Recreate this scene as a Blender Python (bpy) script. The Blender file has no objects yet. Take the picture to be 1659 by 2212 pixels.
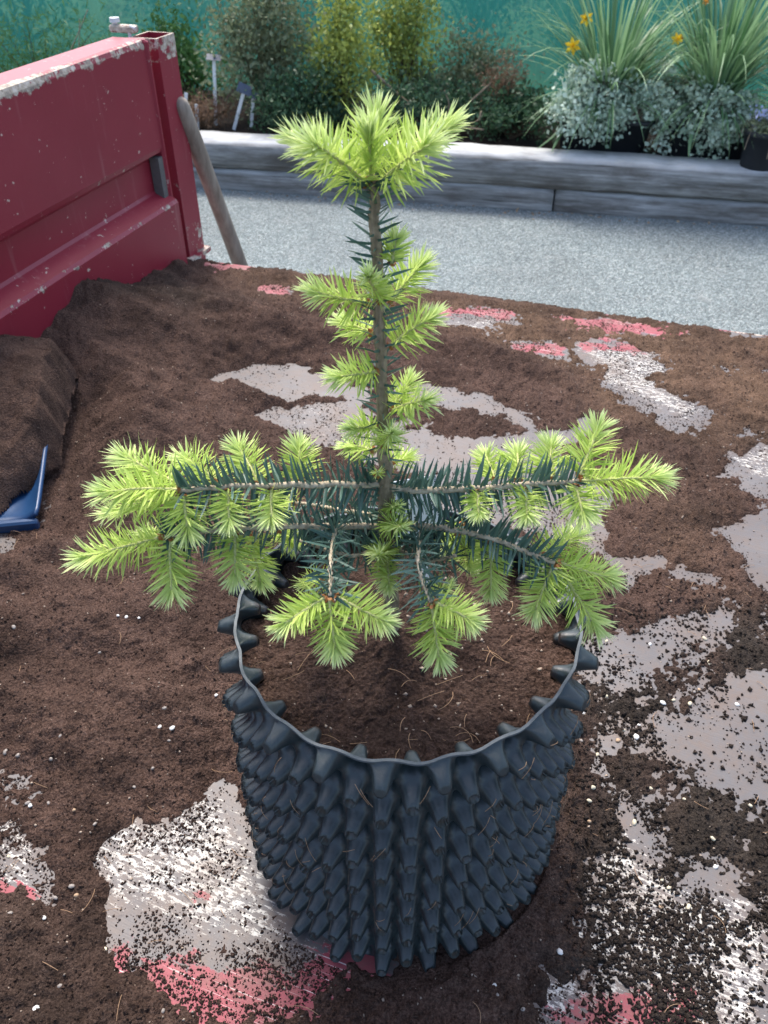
import bpy, math, random
import numpy as np
from mathutils import Vector

random.seed(7)
RNG = np.random.default_rng(11)
R_ = math.radians
sc = bpy.context.scene
COL = sc.collection

# ------------------------------------------------------------------ camera
F_PX = 820.0
PITCH = R_(39.29)
CAM = np.array([-0.0172, -0.4528, 0.7798])
cd = bpy.data.cameras.new('camera')
cam = bpy.data.objects.new('camera', cd)
COL.objects.link(cam)
cam.location = CAM
cam.rotation_euler = (math.pi / 2 - PITCH, 0, 0)
cd.sensor_fit = 'VERTICAL'
cd.sensor_height = 24.0
cd.lens = F_PX / 1024 * 24.0
cd.clip_start = 0.02
cd.clip_end = 500
cd.dof.use_dof = True
cd.dof.focus_distance = 0.66
cd.dof.aperture_fstop = 11.0
sc.camera = cam

# ------------------------------------------------------------------ sky, sun, exposure
SUN_EL, SUN_AZ = R_(58), R_(-14)          # azimuth measured from +y towards +x
w = bpy.data.worlds.new('World')
sc.world = w
w.use_nodes = True
nt = w.node_tree
bg = nt.nodes['Background']
sky = nt.nodes.new('ShaderNodeTexSky')
sky.sky_type = 'NISHITA'
sky.sun_disc = False
sky.sun_elevation = SUN_EL
sky.sun_rotation = SUN_AZ
sky.dust_density = 4.0
sky.air_density = 1.0
sky.ozone_density = 1.0
nt.links.new(sky.outputs[0], bg.inputs[0])
bg.inputs[1].default_value = 0.15
sd = bpy.data.lights.new('sun', 'SUN')
sun = bpy.data.objects.new('sun', sd)
COL.objects.link(sun)
sd.energy = 1.5
sd.angle = R_(16)
sd.color = (1.0, 0.96, 0.9)
sdir = Vector((math.sin(SUN_AZ) * math.cos(SUN_EL), math.cos(SUN_AZ) * math.cos(SUN_EL), math.sin(SUN_EL)))
sun.rotation_euler = sdir.to_track_quat('Z', 'Y').to_euler()
sun.location = sdir * 8
sc.view_settings.view_transform = 'Standard'
sc.view_settings.look = 'None'
sc.view_settings.exposure = 1.42
sc.view_settings.gamma = 1.0
sc.view_settings.use_curve_mapping = False

# ------------------------------------------------------------------ survey: picture measure -> place in the world
CT, ST = math.cos(PITCH), math.sin(PITCH)
MS = 2.1602                                # measures were taken on a 1659 px wide print


def ray(x, y):
    u = (x / MS - 384) / F_PX
    v = -(y / MS - 512) / F_PX
    return np.array([u, CT + v * ST, -ST + v * CT])


def onz(x, y, z):
    d = ray(x, y)
    return CAM + d * (z - CAM[2]) / d[2]


def ony(x, y, Y):
    d = ray(x, y)
    return CAM + d * (Y - CAM[1]) / d[1]


# ------------------------------------------------------------------ helpers
def tag(o, label=None, cat=None, group=None, kind=None):
    if label: o['label'] = label
    if cat: o['category'] = cat
    if group: o['group'] = group
    if kind: o['kind'] = kind
    return o


def empty(name, loc):
    o = bpy.data.objects.new(name, None)
    COL.objects.link(o)
    o.location = loc
    o.empty_display_size = 0.05
    return o


def mk(name, verts, faces, mat, parent=None, smooth=False, attrs=None):
    """one mesh object; verts in world space"""
    me = bpy.data.meshes.new(name)
    V = np.asarray(verts, dtype=np.float32)
    if parent is not None:
        V = V - np.array(parent['_o'] if '_o' in parent else parent.matrix_world.translation, dtype=np.float32)
    if isinstance(faces, np.ndarray):
        n, k = faces.shape
        me.vertices.add(len(V)); me.vertices.foreach_set('co', V.ravel())
        me.loops.add(n * k); me.loops.foreach_set('vertex_index', faces.astype(np.int32).ravel())
        me.polygons.add(n)
        me.polygons.foreach_set('loop_start', np.arange(0, n * k, k, dtype=np.int32))
        me.update(calc_edges=True)
        me.validate()
    else:
        me.from_pydata([tuple(map(float, v)) for v in V], [], faces)
        me.update()
    if smooth:
        me.polygons.foreach_set('use_smooth', np.ones(len(me.polygons), dtype=bool))
    for k_, a in (attrs or {}).items():
        at = me.attributes.new(k_, 'FLOAT', 'POINT')
        at.data.foreach_set('value', np.asarray(a, dtype=np.float32))
    me.materials.append(mat)
    o = bpy.data.objects.new(name, me)
    COL.objects.link(o)
    if parent is not None:
        o.parent = parent
    return o


ORIG = {}


def root(name, loc, label, cat, group=None):
    o = empty(name, loc)
    o['_o'] = [float(c) for c in loc]
    return tag(o, label, cat, group)


class MB:
    """collects shapes for one mesh"""
    def __init__(s):
        s.v, s.f, s.a = [], [], []

    def add(s, verts, faces, a=0.0):
        b = len(s.v)
        s.v += [tuple(map(float, q)) for q in verts]
        s.f += [tuple(i + b for i in q) for q in faces]
        s.a += [a] * len(verts)

    def box(s, c, ax, ay, az, a=0.0, bev=0.0):
        """box with half axes ax, ay, az (vectors) about c, chamfered along its long edges"""
        c, ax, ay, az = (np.asarray(q, float) for q in (c, ax, ay, az))
        if bev <= 0:
            vs = [c + i * ax + j * ay + k * az for k in (-1, 1) for j in (-1, 1) for i in (-1, 1)]
            s.add(vs, [(0, 2, 3, 1), (4, 5, 7, 6), (0, 1, 5, 4), (2, 6, 7, 3), (0, 4, 6, 2), (1, 3, 7, 5)], a)
            return
        ly, lz = np.linalg.norm(ay), np.linalg.norm(az)
        by, bz = 1 - bev / ly, 1 - bev / lz
        pr = [(-by, -1), (by, -1), (1, -bz), (1, bz), (by, 1), (-by, 1), (-1, bz), (-1, -bz)]
        lx = np.linalg.norm(ax); ex = 1 - bev / lx
        rings = [(-1, .0), (-ex, 1), (ex, 1), (1, .0)]
        vs = []
        for (px, full) in rings:
            for (py, pz) in pr:
                q = 1.0 if full else 1 - bev / max(ly, lz)
                vs.append(c + px * ax + py * q * ay + pz * q * az)
        fs = []
        for r in range(3):
            for i in range(8):
                j = (i + 1) % 8
                fs.append((r * 8 + i, r * 8 + j, r * 8 + 8 + j, r * 8 + 8 + i))
        fs.append(tuple(range(7, -1, -1)))
        fs.append(tuple(range(24, 32)))
        s.add(vs, fs, a)

    def tube(s, pts, rad, n=8, a=0.0, cap=True):
        pts = [np.asarray(p, float) for p in pts]
        if not hasattr(rad, '__len__'): rad = [rad] * len(pts)
        vs, fs = [], []
        up = np.array([0.31, 0.12, 0.94])
        for i, p in enumerate(pts):
            t = pts[min(i + 1, len(pts) - 1)] - pts[max(i - 1, 0)]
            t = t / (np.linalg.norm(t) + 1e-12)
            e = np.cross(t, up)
            if np.linalg.norm(e) < 0.2: e = np.cross(t, np.array([1., 0, 0]))
            e /= np.linalg.norm(e); g = np.cross(t, e)
            for k in range(n):
                q = 2 * math.pi * k / n
                vs.append(p + rad[i] * (math.cos(q) * e + math.sin(q) * g))
        for i in range(len(pts) - 1):
            for k in range(n):
                l = (k + 1) % n
                fs.append((i * n + k, i * n + l, i * n + n + l, i * n + n + k))
        if cap:
            fs.append(tuple(range(n - 1, -1, -1)))
            fs.append(tuple(range((len(pts) - 1) * n, len(pts) * n)))
        s.add(vs, fs, a)

    def loft(s, rings, closed=True, cap=True, a=0.0):
        n = len(rings[0]); vs = [p for r in rings for p in r]; fs = []
        for i in range(len(rings) - 1):
            for k in range(n if closed else n - 1):
                l = (k + 1) % n
                fs.append((i * n + k, i * n + l, i * n + n + l, i * n + n + k))
        if cap and closed:
            fs.append(tuple(range(n - 1, -1, -1)))
            fs.append(tuple(range((len(rings) - 1) * n, len(rings) * n)))
        s.add(vs, fs, a)

    def build(s, name, mat, parent=None, smooth=False, attr=None):
        return mk(name, s.v, s.f, mat, parent, smooth, {attr: s.a} if attr else None)


def spline(pts, n):
    """Catmull-Rom through pts"""
    P = [np.asarray(p, float) for p in pts]
    P = [2 * P[0] - P[1]] + P + [2 * P[-1] - P[-2]]
    out = []
    m = len(P) - 3
    for i in range(n):
        t = i / (n - 1) * m
        k = min(int(t), m - 1); t -= k
        a, b, c, d = P[k:k + 4]
        out.append(0.5 * ((2 * b) + (c - a) * t + (2 * a - 5 * b + 4 * c - d) * t * t + (3 * b - a - 3 * c + d) * t ** 3))
    return out


def vnoise(x, y, cell, seed):
    """smooth value noise, -1..1"""
    g = np.random.default_rng(seed).random((257, 257)) * 2 - 1
    X, Y = x / cell + 100.37, y / cell + 80.11
    i, j = np.floor(X).astype(int), np.floor(Y).astype(int)
    fx, fy = X - i, Y - j
    fx = fx * fx * (3 - 2 * fx); fy = fy * fy * (3 - 2 * fy)
    i0, j0, i1, j1 = i % 257, j % 257, (i + 1) % 257, (j + 1) % 257
    return (g[i0, j0] * (1 - fx) + g[i1, j0] * fx) * (1 - fy) + (g[i0, j1] * (1 - fx) + g[i1, j1] * fx) * fy


def sdist(x, y, poly):
    """signed distance to a polygon, positive inside"""
    d = np.full(x.shape, 1e9); ins = np.zeros(x.shape, bool)
    n = len(poly)
    for i in range(n):
        ax, ay = poly[i]; bx, by = poly[(i + 1) % n]
        ex, ey = bx - ax, by - ay
        t = np.clip(((x - ax) * ex + (y - ay) * ey) / (ex * ex + ey * ey + 1e-12), 0, 1)
        d = np.minimum(d, np.hypot(x - ax - t * ex, y - ay - t * ey))
        c = ((ay > y) != (by > y)) & (x < (bx - ax) * (y - ay) / (by - ay + 1e-12) + ax)
        ins ^= c
    return np.where(ins, d, -d)


def softmask(x, y, polys, wd):
    r = np.zeros(x.shape)
    for p, a in polys:
        r = np.maximum(r, a * np.clip(sdist(x, y, p) / wd + 0.5, 0, 1))
    return r


# ------------------------------------------------------------------ materials
class Mat:
    def __init__(s, name, rough=0.8, spec=0.3):
        s.m = bpy.data.materials.new(name); s.m.use_nodes = True
        s.t = s.m.node_tree; s.b = s.t.nodes['Principled BSDF']
        s.b.inputs['Roughness'].default_value = rough
        s.b.inputs['Specular IOR Level'].default_value = spec

    def n(s, kind, **kw):
        nd = s.t.nodes.new(kind)
        for k, v in kw.items():
            if k.startswith('i_'):
                key = k[2:].replace('_', ' ')
                nd.inputs[int(key) if key.isdigit() else key].default_value = v
            else: setattr(nd, k, v)
        return nd

    def l(s, a, b): s.t.links.new(a, b)

    def coord(s, scale=(1, 1, 1), rot=(0, 0, 0), kind='Object'):
        tc = s.n('ShaderNodeTexCoord'); mp = s.n('ShaderNodeMapping')
        mp.inputs['Scale'].default_value = scale; mp.inputs['Rotation'].default_value = rot
        if any(rot):                                        # turn first, then stretch
            m0 = s.n('ShaderNodeMapping'); m0.inputs['Rotation'].default_value = rot
            mp.inputs['Rotation'].default_value = (0, 0, 0)
            s.l(tc.outputs[kind], m0.inputs[0]); s.l(m0.outputs[0], mp.inputs[0])
        else:
            s.l(tc.outputs[kind], mp.inputs[0])
        return mp.outputs[0]

    def noise(s, scale, detail=4, rough=0.55, vec=None, out='Fac'):
        nd = s.n('ShaderNodeTexNoise')
        nd.inputs['Scale'].default_value = scale; nd.inputs['Detail'].default_value = detail
        nd.inputs['Roughness'].default_value = rough
        s.l(vec if vec is not None else s.coord(), nd.inputs['Vector']); return nd.outputs[out]

    def voro(s, scale, vec=None, out='Distance', feature='F1'):
        nd = s.n('ShaderNodeTexVoronoi', feature=feature)
        nd.inputs['Scale'].default_value = scale
        s.l(vec if vec is not None else s.coord(), nd.inputs['Vector']); return nd.outputs[out]

    def ramp(s, fac, stops):
        nd = s.n('ShaderNodeValToRGB'); e = nd.color_ramp.elements
        while len(e) < len(stops): e.new(0.5)
        for q, (p, c) in zip(e, stops):
            q.position = p; q.color = (c[0], c[1], c[2], 1) if hasattr(c, '__len__') else (c, c, c, 1)
        s.l(fac, nd.inputs[0]); return nd.outputs[0]

    def mix(s, fac, a, b, mode='MIX'):
        nd = s.n('ShaderNodeMix', data_type='RGBA', blend_type=mode)
        for i, q in ((0, fac), (6, a), (7, b)):
            if isinstance(q, (int, float)): nd.inputs[i].default_value = q
            elif isinstance(q, tuple): nd.inputs[i].default_value = (*q, 1)
            else: s.l(q, nd.inputs[i])
        return nd.outputs[2]

    def math(s, op, a, b=0.0, c=0.0):
        nd = s.n('ShaderNodeMath', operation=op)
        for i, q in enumerate((a, b, c)):
            if isinstance(q, (int, float)): nd.inputs[i].default_value = q
            else: s.l(q, nd.inputs[i])
        return nd.outputs[0]

    def attr(s, name):
        return s.n('ShaderNodeAttribute', attribute_name=name).outputs['Fac']

    def bump(s, h, dist, strength=1.0):
        nd = s.n('ShaderNodeBump'); nd.inputs['Distance'].default_value = dist
        nd.inputs['Strength'].default_value = strength
        s.l(h, nd.inputs['Height']); s.l(nd.outputs[0], s.b.inputs['Normal'])

    def col(s, c):
        if isinstance(c, tuple): s.b.inputs['Base Color'].default_value = (*c, 1)
        else: s.l(c, s.b.inputs['Base Color'])
        return s

    def rough(s, r): s.l(r, s.b.inputs['Roughness']); return s

    def leafy(s, colour, amount=0.4):
        """diffuse/gloss principled mixed with translucency for thin leaves"""
        tr = s.n('ShaderNodeBsdfTranslucent'); ms = s.n('ShaderNodeMixShader')
        ms.inputs[0].default_value = amount
        s.l(colour, tr.inputs[0]); s.l(s.b.outputs[0], ms.inputs[1]); s.l(tr.outputs[0], ms.inputs[2])
        s.l(ms.outputs[0], s.t.nodes['Material Output'].inputs[0])


def simple(name, c, rough=0.7, spec=0.3, var=0.25, scale=40, bump=0.0):
    m = Mat(name, rough, spec)
    f = m.noise(scale, 4)
    m.col(m.mix(f, tuple(q * (1 - var) for q in c), tuple(min(1, q * (1 + var)) for q in c)))
    if bump: m.bump(f, bump)
    return m.m


def m_compost():
    m = Mat('compost', 0.95, 0.12)
    f1 = m.noise(420, 5, 0.7); f2 = m.noise(26, 4); f3 = m.noise(5, 3)
    red = m.ramp(f1, [(0.25, (0.025, 0.0155, 0.012)), (0.48, (0.088, 0.053, 0.041)), (0.68, (0.175, 0.115, 0.092)), (0.84, (0.33, 0.25, 0.205))])
    blk = m.ramp(f1, [(0.25, (0.013, 0.0105, 0.009)), (0.52, (0.045, 0.036, 0.030)), (0.74, (0.10, 0.082, 0.068)), (0.88, (0.20, 0.165, 0.13))])
    tan = m.ramp(f1, [(0.25, (0.048, 0.029, 0.019)), (0.5, (0.145, 0.090, 0.060)), (0.75, (0.27, 0.185, 0.13))])
    c = m.mix(m.attr('black'), red, blk)
    c = m.mix(m.attr('dry'), c, tan)
    c = m.mix(m.ramp(f2, [(0.3, 0.55), (0.7, 1.0)]), (0.0, 0.0, 0.0), c)
    c = m.mix(m.ramp(f3, [(0.34, 0.62), (0.56, 1.0)]), (0.006, 0.004, 0.003), c)
    flecks = m.ramp(m.voro(160, out='Distance'), [(0.05, 1.0), (0.09, 0.0)])
    gate = m.ramp(m.noise(70, 2), [(0.52, 0.0), (0.60, 1.0)])
    c = m.mix(m.math('MULTIPLY', flecks, gate), c, (0.34, 0.27, 0.21))
    m.col(c)
    v = m.voro(330)
    m.bump(m.math('ADD', m.math('MULTIPLY', f1, 0.8), m.math('MULTIPLY', v, -0.5)), 0.004, 1.0)
    return m.m


def m_bed():
    """worn trailer plate: grey zinc, chipped red paint, scuffed primer"""
    m = Mat('worn_plate', 0.5, 0.28)
    al = m.coord(rot=(0, 0, R_(17.8)))
    st = m.coord(scale=(26, 230, 26), rot=(0, 0, R_(24)))
    sc1 = m.noise(1.0, 5, 0.65, st)
    sc2 = m.noise(1.0, 3, 0.6, m.coord(scale=(7, 420, 7), rot=(0, 0, R_(20))))
    n1 = m.noise(38, 6, 0.7, al); n2 = m.noise(230, 5, 0.75, m.coord(scale=(.55, 1, 1), rot=(0, 0, R_(22)))); n3 = m.noise(7, 3, 0.5, al)
    metal = m.ramp(n3, [(0.3, (0.082, 0.079, 0.084)), (0.55, (0.108, 0.105, 0.109)), (0.75, (0.136, 0.132, 0.134))])
    metal = m.mix(m.ramp(n2, [(0.35, 0.35), (0.6, 0.0)]), metal, (0.11, 0.10, 0.098))
    scuff_f = m.math('ADD', m.math('MULTIPLY', sc1, 0.42), m.math('ADD', m.math('MULTIPLY', n2, 0.58), m.math('MULTIPLY', m.attr('scuff'), 0.16)))
    scuff = m.ramp(scuff_f, [(0.655, 0.0), (0.69, 1.0)])
    scuff = m.math('MULTIPLY', scuff, m.ramp(m.attr('scuff'), [(0.1, 0.0), (0.5, 1.0)]))
    white = m.mix(n2, (0.42, 0.405, 0.36), (0.62, 0.61, 0.57))
    c = m.mix(scuff, metal, white)
    paint_f = m.math('ADD', m.math('MULTIPLY', n1, 0.5), m.math('ADD', m.math('MULTIPLY', sc1, 0.3), m.math('MULTIPLY', m.attr('paint'), 0.42)))
    paint = m.ramp(paint_f, [(0.60, 0.0), (0.63, 1.0)])
    redc = m.mix(n3, (0.24, 0.035, 0.052), (0.32, 0.065, 0.085))
    redc = m.mix(m.ramp(sc2, [(0.62, 0.0), (0.66, 0.85)]), redc, (0.72, 0.62, 0.58))
    c = m.mix(paint, c, redc)
    dust = m.math('ADD', m.ramp(m.noise(60, 5, 0.75, al), [(0.40, 0.0), (0.68, 0.40)]), m.ramp(m.noise(11, 5, 0.7, al), [(0.46, 0.0), (0.66, 0.38)]))
    c = m.mix(dust, c, (0.13, 0.092, 0.070))
    m.col(c)
    m.rough(m.mix(paint, m.mix(scuff, (0.50,) * 3, (0.6,) * 3), (0.52,) * 3))
    mt = m.math('MULTIPLY', m.math('SUBTRACT', 1.0, paint), m.math('SUBTRACT', 0.10, m.math('MULTIPLY', scuff, 0.08)))
    m.l(mt, m.b.inputs['Metallic'])
    m.bump(m.math('ADD', m.math('MULTIPLY', n1, 0.5), m.math('MULTIPLY', sc1, 0.5)), 0.0011, 0.7)
    return m.m


def m_red():
    """red sheet steel; edges flaked to primer and rust where 'wear' is set"""
    m = Mat('red_paint', 0.42, 0.42)
    n1 = m.noise(9, 4); n2 = m.noise(75, 5, 0.7); n3 = m.noise(3, 2)
    run = m.noise(1.0, 4, 0.6, m.coord(scale=(45, 45, 3.2)))
    c = m.mix(n3, (0.225, 0.017, 0.033), (0.295, 0.030, 0.048))
    c = m.mix(m.ramp(n1, [(0.35, 0.35), (0.65, 0.0)]), c, (0.20, 0.012, 0.026))
    c = m.mix(m.ramp(run, [(0.60, 0.0), (0.76, 0.28)]), c, (0.46, 0.27, 0.25))
    chips = m.ramp(m.math('ADD', n2, m.math('MULTIPLY', m.noise(16, 3), 0.35)), [(0.845, 0.0), (0.87, 1.0)])
    c = m.mix(chips, c, (0.55, 0.45, 0.37))
    wf = m.math('ADD', m.math('MULTIPLY', m.noise(30, 5, 0.75), 0.6), m.math('MULTIPLY', m.attr('wear'), 0.45))
    wear = m.ramp(wf, [(0.55, 0.0), (0.58, 1.0)])
    c = m.mix(wear, c, m.ramp(n2, [(0.35, (0.20, 0.17, 0.15)), (0.5, (0.43, 0.36, 0.28)), (0.65, (0.60, 0.55, 0.49))]))
    m.col(c)
    m.rough(m.mix(wear, (0.40,) * 3, (0.75,) * 3))
    m.bump(m.math('ADD', m.math('MULTIPLY', n2, 0.25), m.math('MULTIPLY', wear, -0.6)), 0.0012, 0.7)
    return m.m


def m_gravel():
    m = Mat('gravel', 0.85, 0.3)
    co = m.coord()
    v = m.voro(150, co, 'Color'); vd = m.voro(150, co); n = m.noise(1.1, 4, 0.6, co); n4 = m.noise(6, 4, 0.6, co)
    sep = m.n('ShaderNodeSeparateColor'); m.l(v, sep.inputs[0])
    c = m.ramp(sep.outputs[0], [(0.0, (0.125, 0.157, 0.160)), (0.45, (0.230, 0.278, 0.280)), (0.75, (0.335, 0.392, 0.392)), (0.94, (0.46, 0.52, 0.515)), (1.0, (0.55, 0.57, 0.55))])
    c = m.mix(m.ramp(vd, [(0.45, 0.0), (0.8, 0.55)]), c, (0.07, 0.072, 0.07))
    c = m.mix(m.ramp(n, [(0.3, 0.3), (0.6, 0.0)]), c, (0.10, 0.10, 0.098))
    c = m.mix(m.ramp(n4, [(0.58, 0.0), (0.75, 0.3)]), c, (0.34, 0.35, 0.34))
    m.col(c)
    m.bump(m.math('SUBTRACT', m.math('MULTIPLY', n4, 0.4), vd), 0.012, 0.9)
    return m.m


def m_timber():
    m = Mat('weathered_timber', 0.85, 0.2)
    g = m.noise(1.0, 6, 0.65, m.coord(scale=(2.2, 38, 42)))
    cr = m.noise(1.0, 4, 0.7, m.coord(scale=(1.1, 60, 60)))
    b = m.noise(1.0, 5, 0.65, m.coord(scale=(3.2, 16, 13)))
    c = m.ramp(g, [(0.25, (0.075, 0.072, 0.067)), (0.42, (0.17, 0.168, 0.160)), (0.6, (0.29, 0.288, 0.278)), (0.78, (0.46, 0.455, 0.44))])
    c = m.mix(m.ramp(cr, [(0.62, 0.0), (0.68, 0.85)]), c, (0.03, 0.027, 0.025))
    c = m.mix(m.ramp(b, [(0.46, 0.0), (0.66, 0.75)]), c, (0.085, 0.072, 0.060))
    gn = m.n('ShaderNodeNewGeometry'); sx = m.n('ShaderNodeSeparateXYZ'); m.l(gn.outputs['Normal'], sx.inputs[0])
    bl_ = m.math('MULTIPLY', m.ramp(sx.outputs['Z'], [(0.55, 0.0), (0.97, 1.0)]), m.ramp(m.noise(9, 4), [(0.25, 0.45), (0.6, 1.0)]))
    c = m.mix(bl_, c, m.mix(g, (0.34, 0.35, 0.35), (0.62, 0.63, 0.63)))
    m.col(c)
    m.bump(m.math('ADD', g, m.math('MULTIPLY', cr, -0.4)), 0.008, 0.8)
    return m.m


def m_pole():
    m = Mat('old_ash_wood', 0.75, 0.25)
    g = m.noise(1.0, 5, 0.6, m.coord(scale=(60, 60, 5)))
    b = m.noise(4, 3)
    c = m.ramp(g, [(0.3, (0.17, 0.135, 0.105)), (0.5, (0.27, 0.225, 0.18)), (0.7, (0.37, 0.325, 0.27))])
    c = m.mix(m.ramp(b, [(0.4, 0.4), (0.7, 0.0)]), c, (0.15, 0.125, 0.105))
    m.col(c); m.bump(g, 0.001, 0.6)
    return m.m


def m_pot():
    m = Mat('pot_plastic', 0.42, 0.55)
    n = m.noise(60, 5, 0.65); st = m.noise(1.0, 4, 0.6, m.coord(scale=(260, 260, 22)))
    c = m.mix(n, (0.012, 0.020, 0.0225), (0.026, 0.039, 0.043))
    c = m.mix(m.ramp(st, [(0.58, 0.0), (0.7, 0.35)]), c, (0.055, 0.07, 0.08))
    d = m.math('ADD', m.math('MULTIPLY', m.attr('pit'), 0.5), m.math('MULTIPLY', m.noise(130, 5, 0.7), 0.5))
    c = m.mix(m.ramp(d, [(0.50, 0.0), (0.72, 0.75)]), c, (0.050, 0.028, 0.019))
    specks = m.ramp(m.voro(330), [(0.07, 1.0), (0.11, 0.0)])
    c = m.mix(m.math('MULTIPLY', specks, m.ramp(m.noise(50, 2), [(0.55, 0.0), (0.62, 0.8)])), c, (0.10, 0.055, 0.035))
    c = m.mix(m.attr('hole'), c, (0.018, 0.010, 0.007))
    m.col(c)
    m.rough(m.mix(st, (0.24,) * 3, (0.52,) * 3))
    m.bump(m.math('ADD', m.math('MULTIPLY', st, 0.7), m.math('MULTIPLY', n, 0.5)), 0.0007, 0.6)
    return m.m


def m_needles(young):
    m = Mat('young_needle' if young else 'old_needle', 0.5 if young else 0.42, 0.25 if young else 0.4)
    t = m.attr('along'); r = m.attr('rnd')
    if young:
        c = m.mix(r, (0.350, 0.500, 0.075), (0.620, 0.740, 0.215))
        c = m.mix(m.ramp(t, [(0.0, 0.7), (0.35, 0.0)]), c, (0.52, 0.62, 0.16))
        c = m.mix(m.math('MULTIPLY', m.attr('apex'), m.ramp(t, [(0.2, 0.25), (0.9, 0.9)])), c, (0.74, 0.82, 0.46))
        c = m.mix(m.ramp(t, [(0.92, 0.0), (1.0, 0.35)]), c, (0.74, 0.70, 0.42))
    else:
        c = m.mix(r, (0.036, 0.086, 0.068), (0.105, 0.185, 0.145))
        c = m.mix(m.ramp(t, [(0.93, 0.0), (1.0, 0.5)]), c, (0.25, 0.19, 0.09))
    m.col(c); m.leafy(c, 0.38 if young else 0.15)
    return m.m


def m_bark(c0, c1, c2, name):
    m = Mat(name, 0.85, 0.2)
    f = m.noise(240, 4, 0.6); g = m.noise(1.0, 4, 0.6, m.coord(scale=(300, 300, 45)))
    c = m.ramp(m.math('ADD', m.math('MULTIPLY', f, 0.4), m.math('MULTIPLY', g, 0.6)), [(0.32, c0), (0.5, c1), (0.68, c2)])
    m.col(c); m.bump(g, 0.0012, 0.8)
    return m.m


def m_leaf(name, a, b, tr=0.3, rough=0.5):
    m = Mat(name, rough, 0.3)
    c = m.mix(m.attr('rnd'), a, b)
    m.col(c); m.leafy(c, tr)
    return m.m


def m_net():
    m = Mat('shade_net', 0.7, 0.2)
    wv = m.noise(1.0, 3, 0.6, m.coord(scale=(90, 90, 7)))
    b = m.noise(1.3, 3)
    c = m.mix(b, (0.018, 0.165, 0.155), (0.045, 0.245, 0.220))
    c = m.mix(m.ramp(wv, [(0.4, 0.35), (0.65, 0.0)]), c, (0.010, 0.110, 0.110))
    m.col(c)
    tl = m.n('ShaderNodeBsdfTranslucent'); m.l(c, tl.inputs[0])
    m1 = m.n('ShaderNodeMixShader'); m1.inputs[0].default_value = 0.45
    m.l(m.b.outputs[0], m1.inputs[1]); m.l(tl.outputs[0], m1.inputs[2])
    tp = m.n('ShaderNodeBsdfTransparent'); m2 = m.n('ShaderNodeMixShader')
    m2.inputs[0].default_value = 0.74
    m.l(tp.outputs[0], m2.inputs[1]); m.l(m1.outputs[0], m2.inputs[2])
    m.l(m2.outputs[0], m.t.nodes['Material Output'].inputs[0])
    return m.m


def m_tag_print():
    m = Mat('label_card', 0.4, 0.4)
    co = m.coord()
    ln = m.n('ShaderNodeTexWave', wave_type='BANDS', bands_direction='X'); ln.inputs['Scale'].default_value = 62
    ln.inputs['Distortion'].default_value = 0.0
    m.l(co, ln.inputs[0])
    ink = m.noise(1.0, 2, 0.5, m.coord(scale=(60, 60, 900)))
    f = m.math('MULTIPLY', m.ramp(ln.outputs['Fac'], [(0.70, 0.0), (0.76, 1.0)]), m.ramp(ink, [(0.48, 0.0), (0.52, 1.0)]))
    m.col(m.mix(f, (0.62, 0.68, 0.74), (0.05, 0.06, 0.08)))
    return m.m


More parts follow.
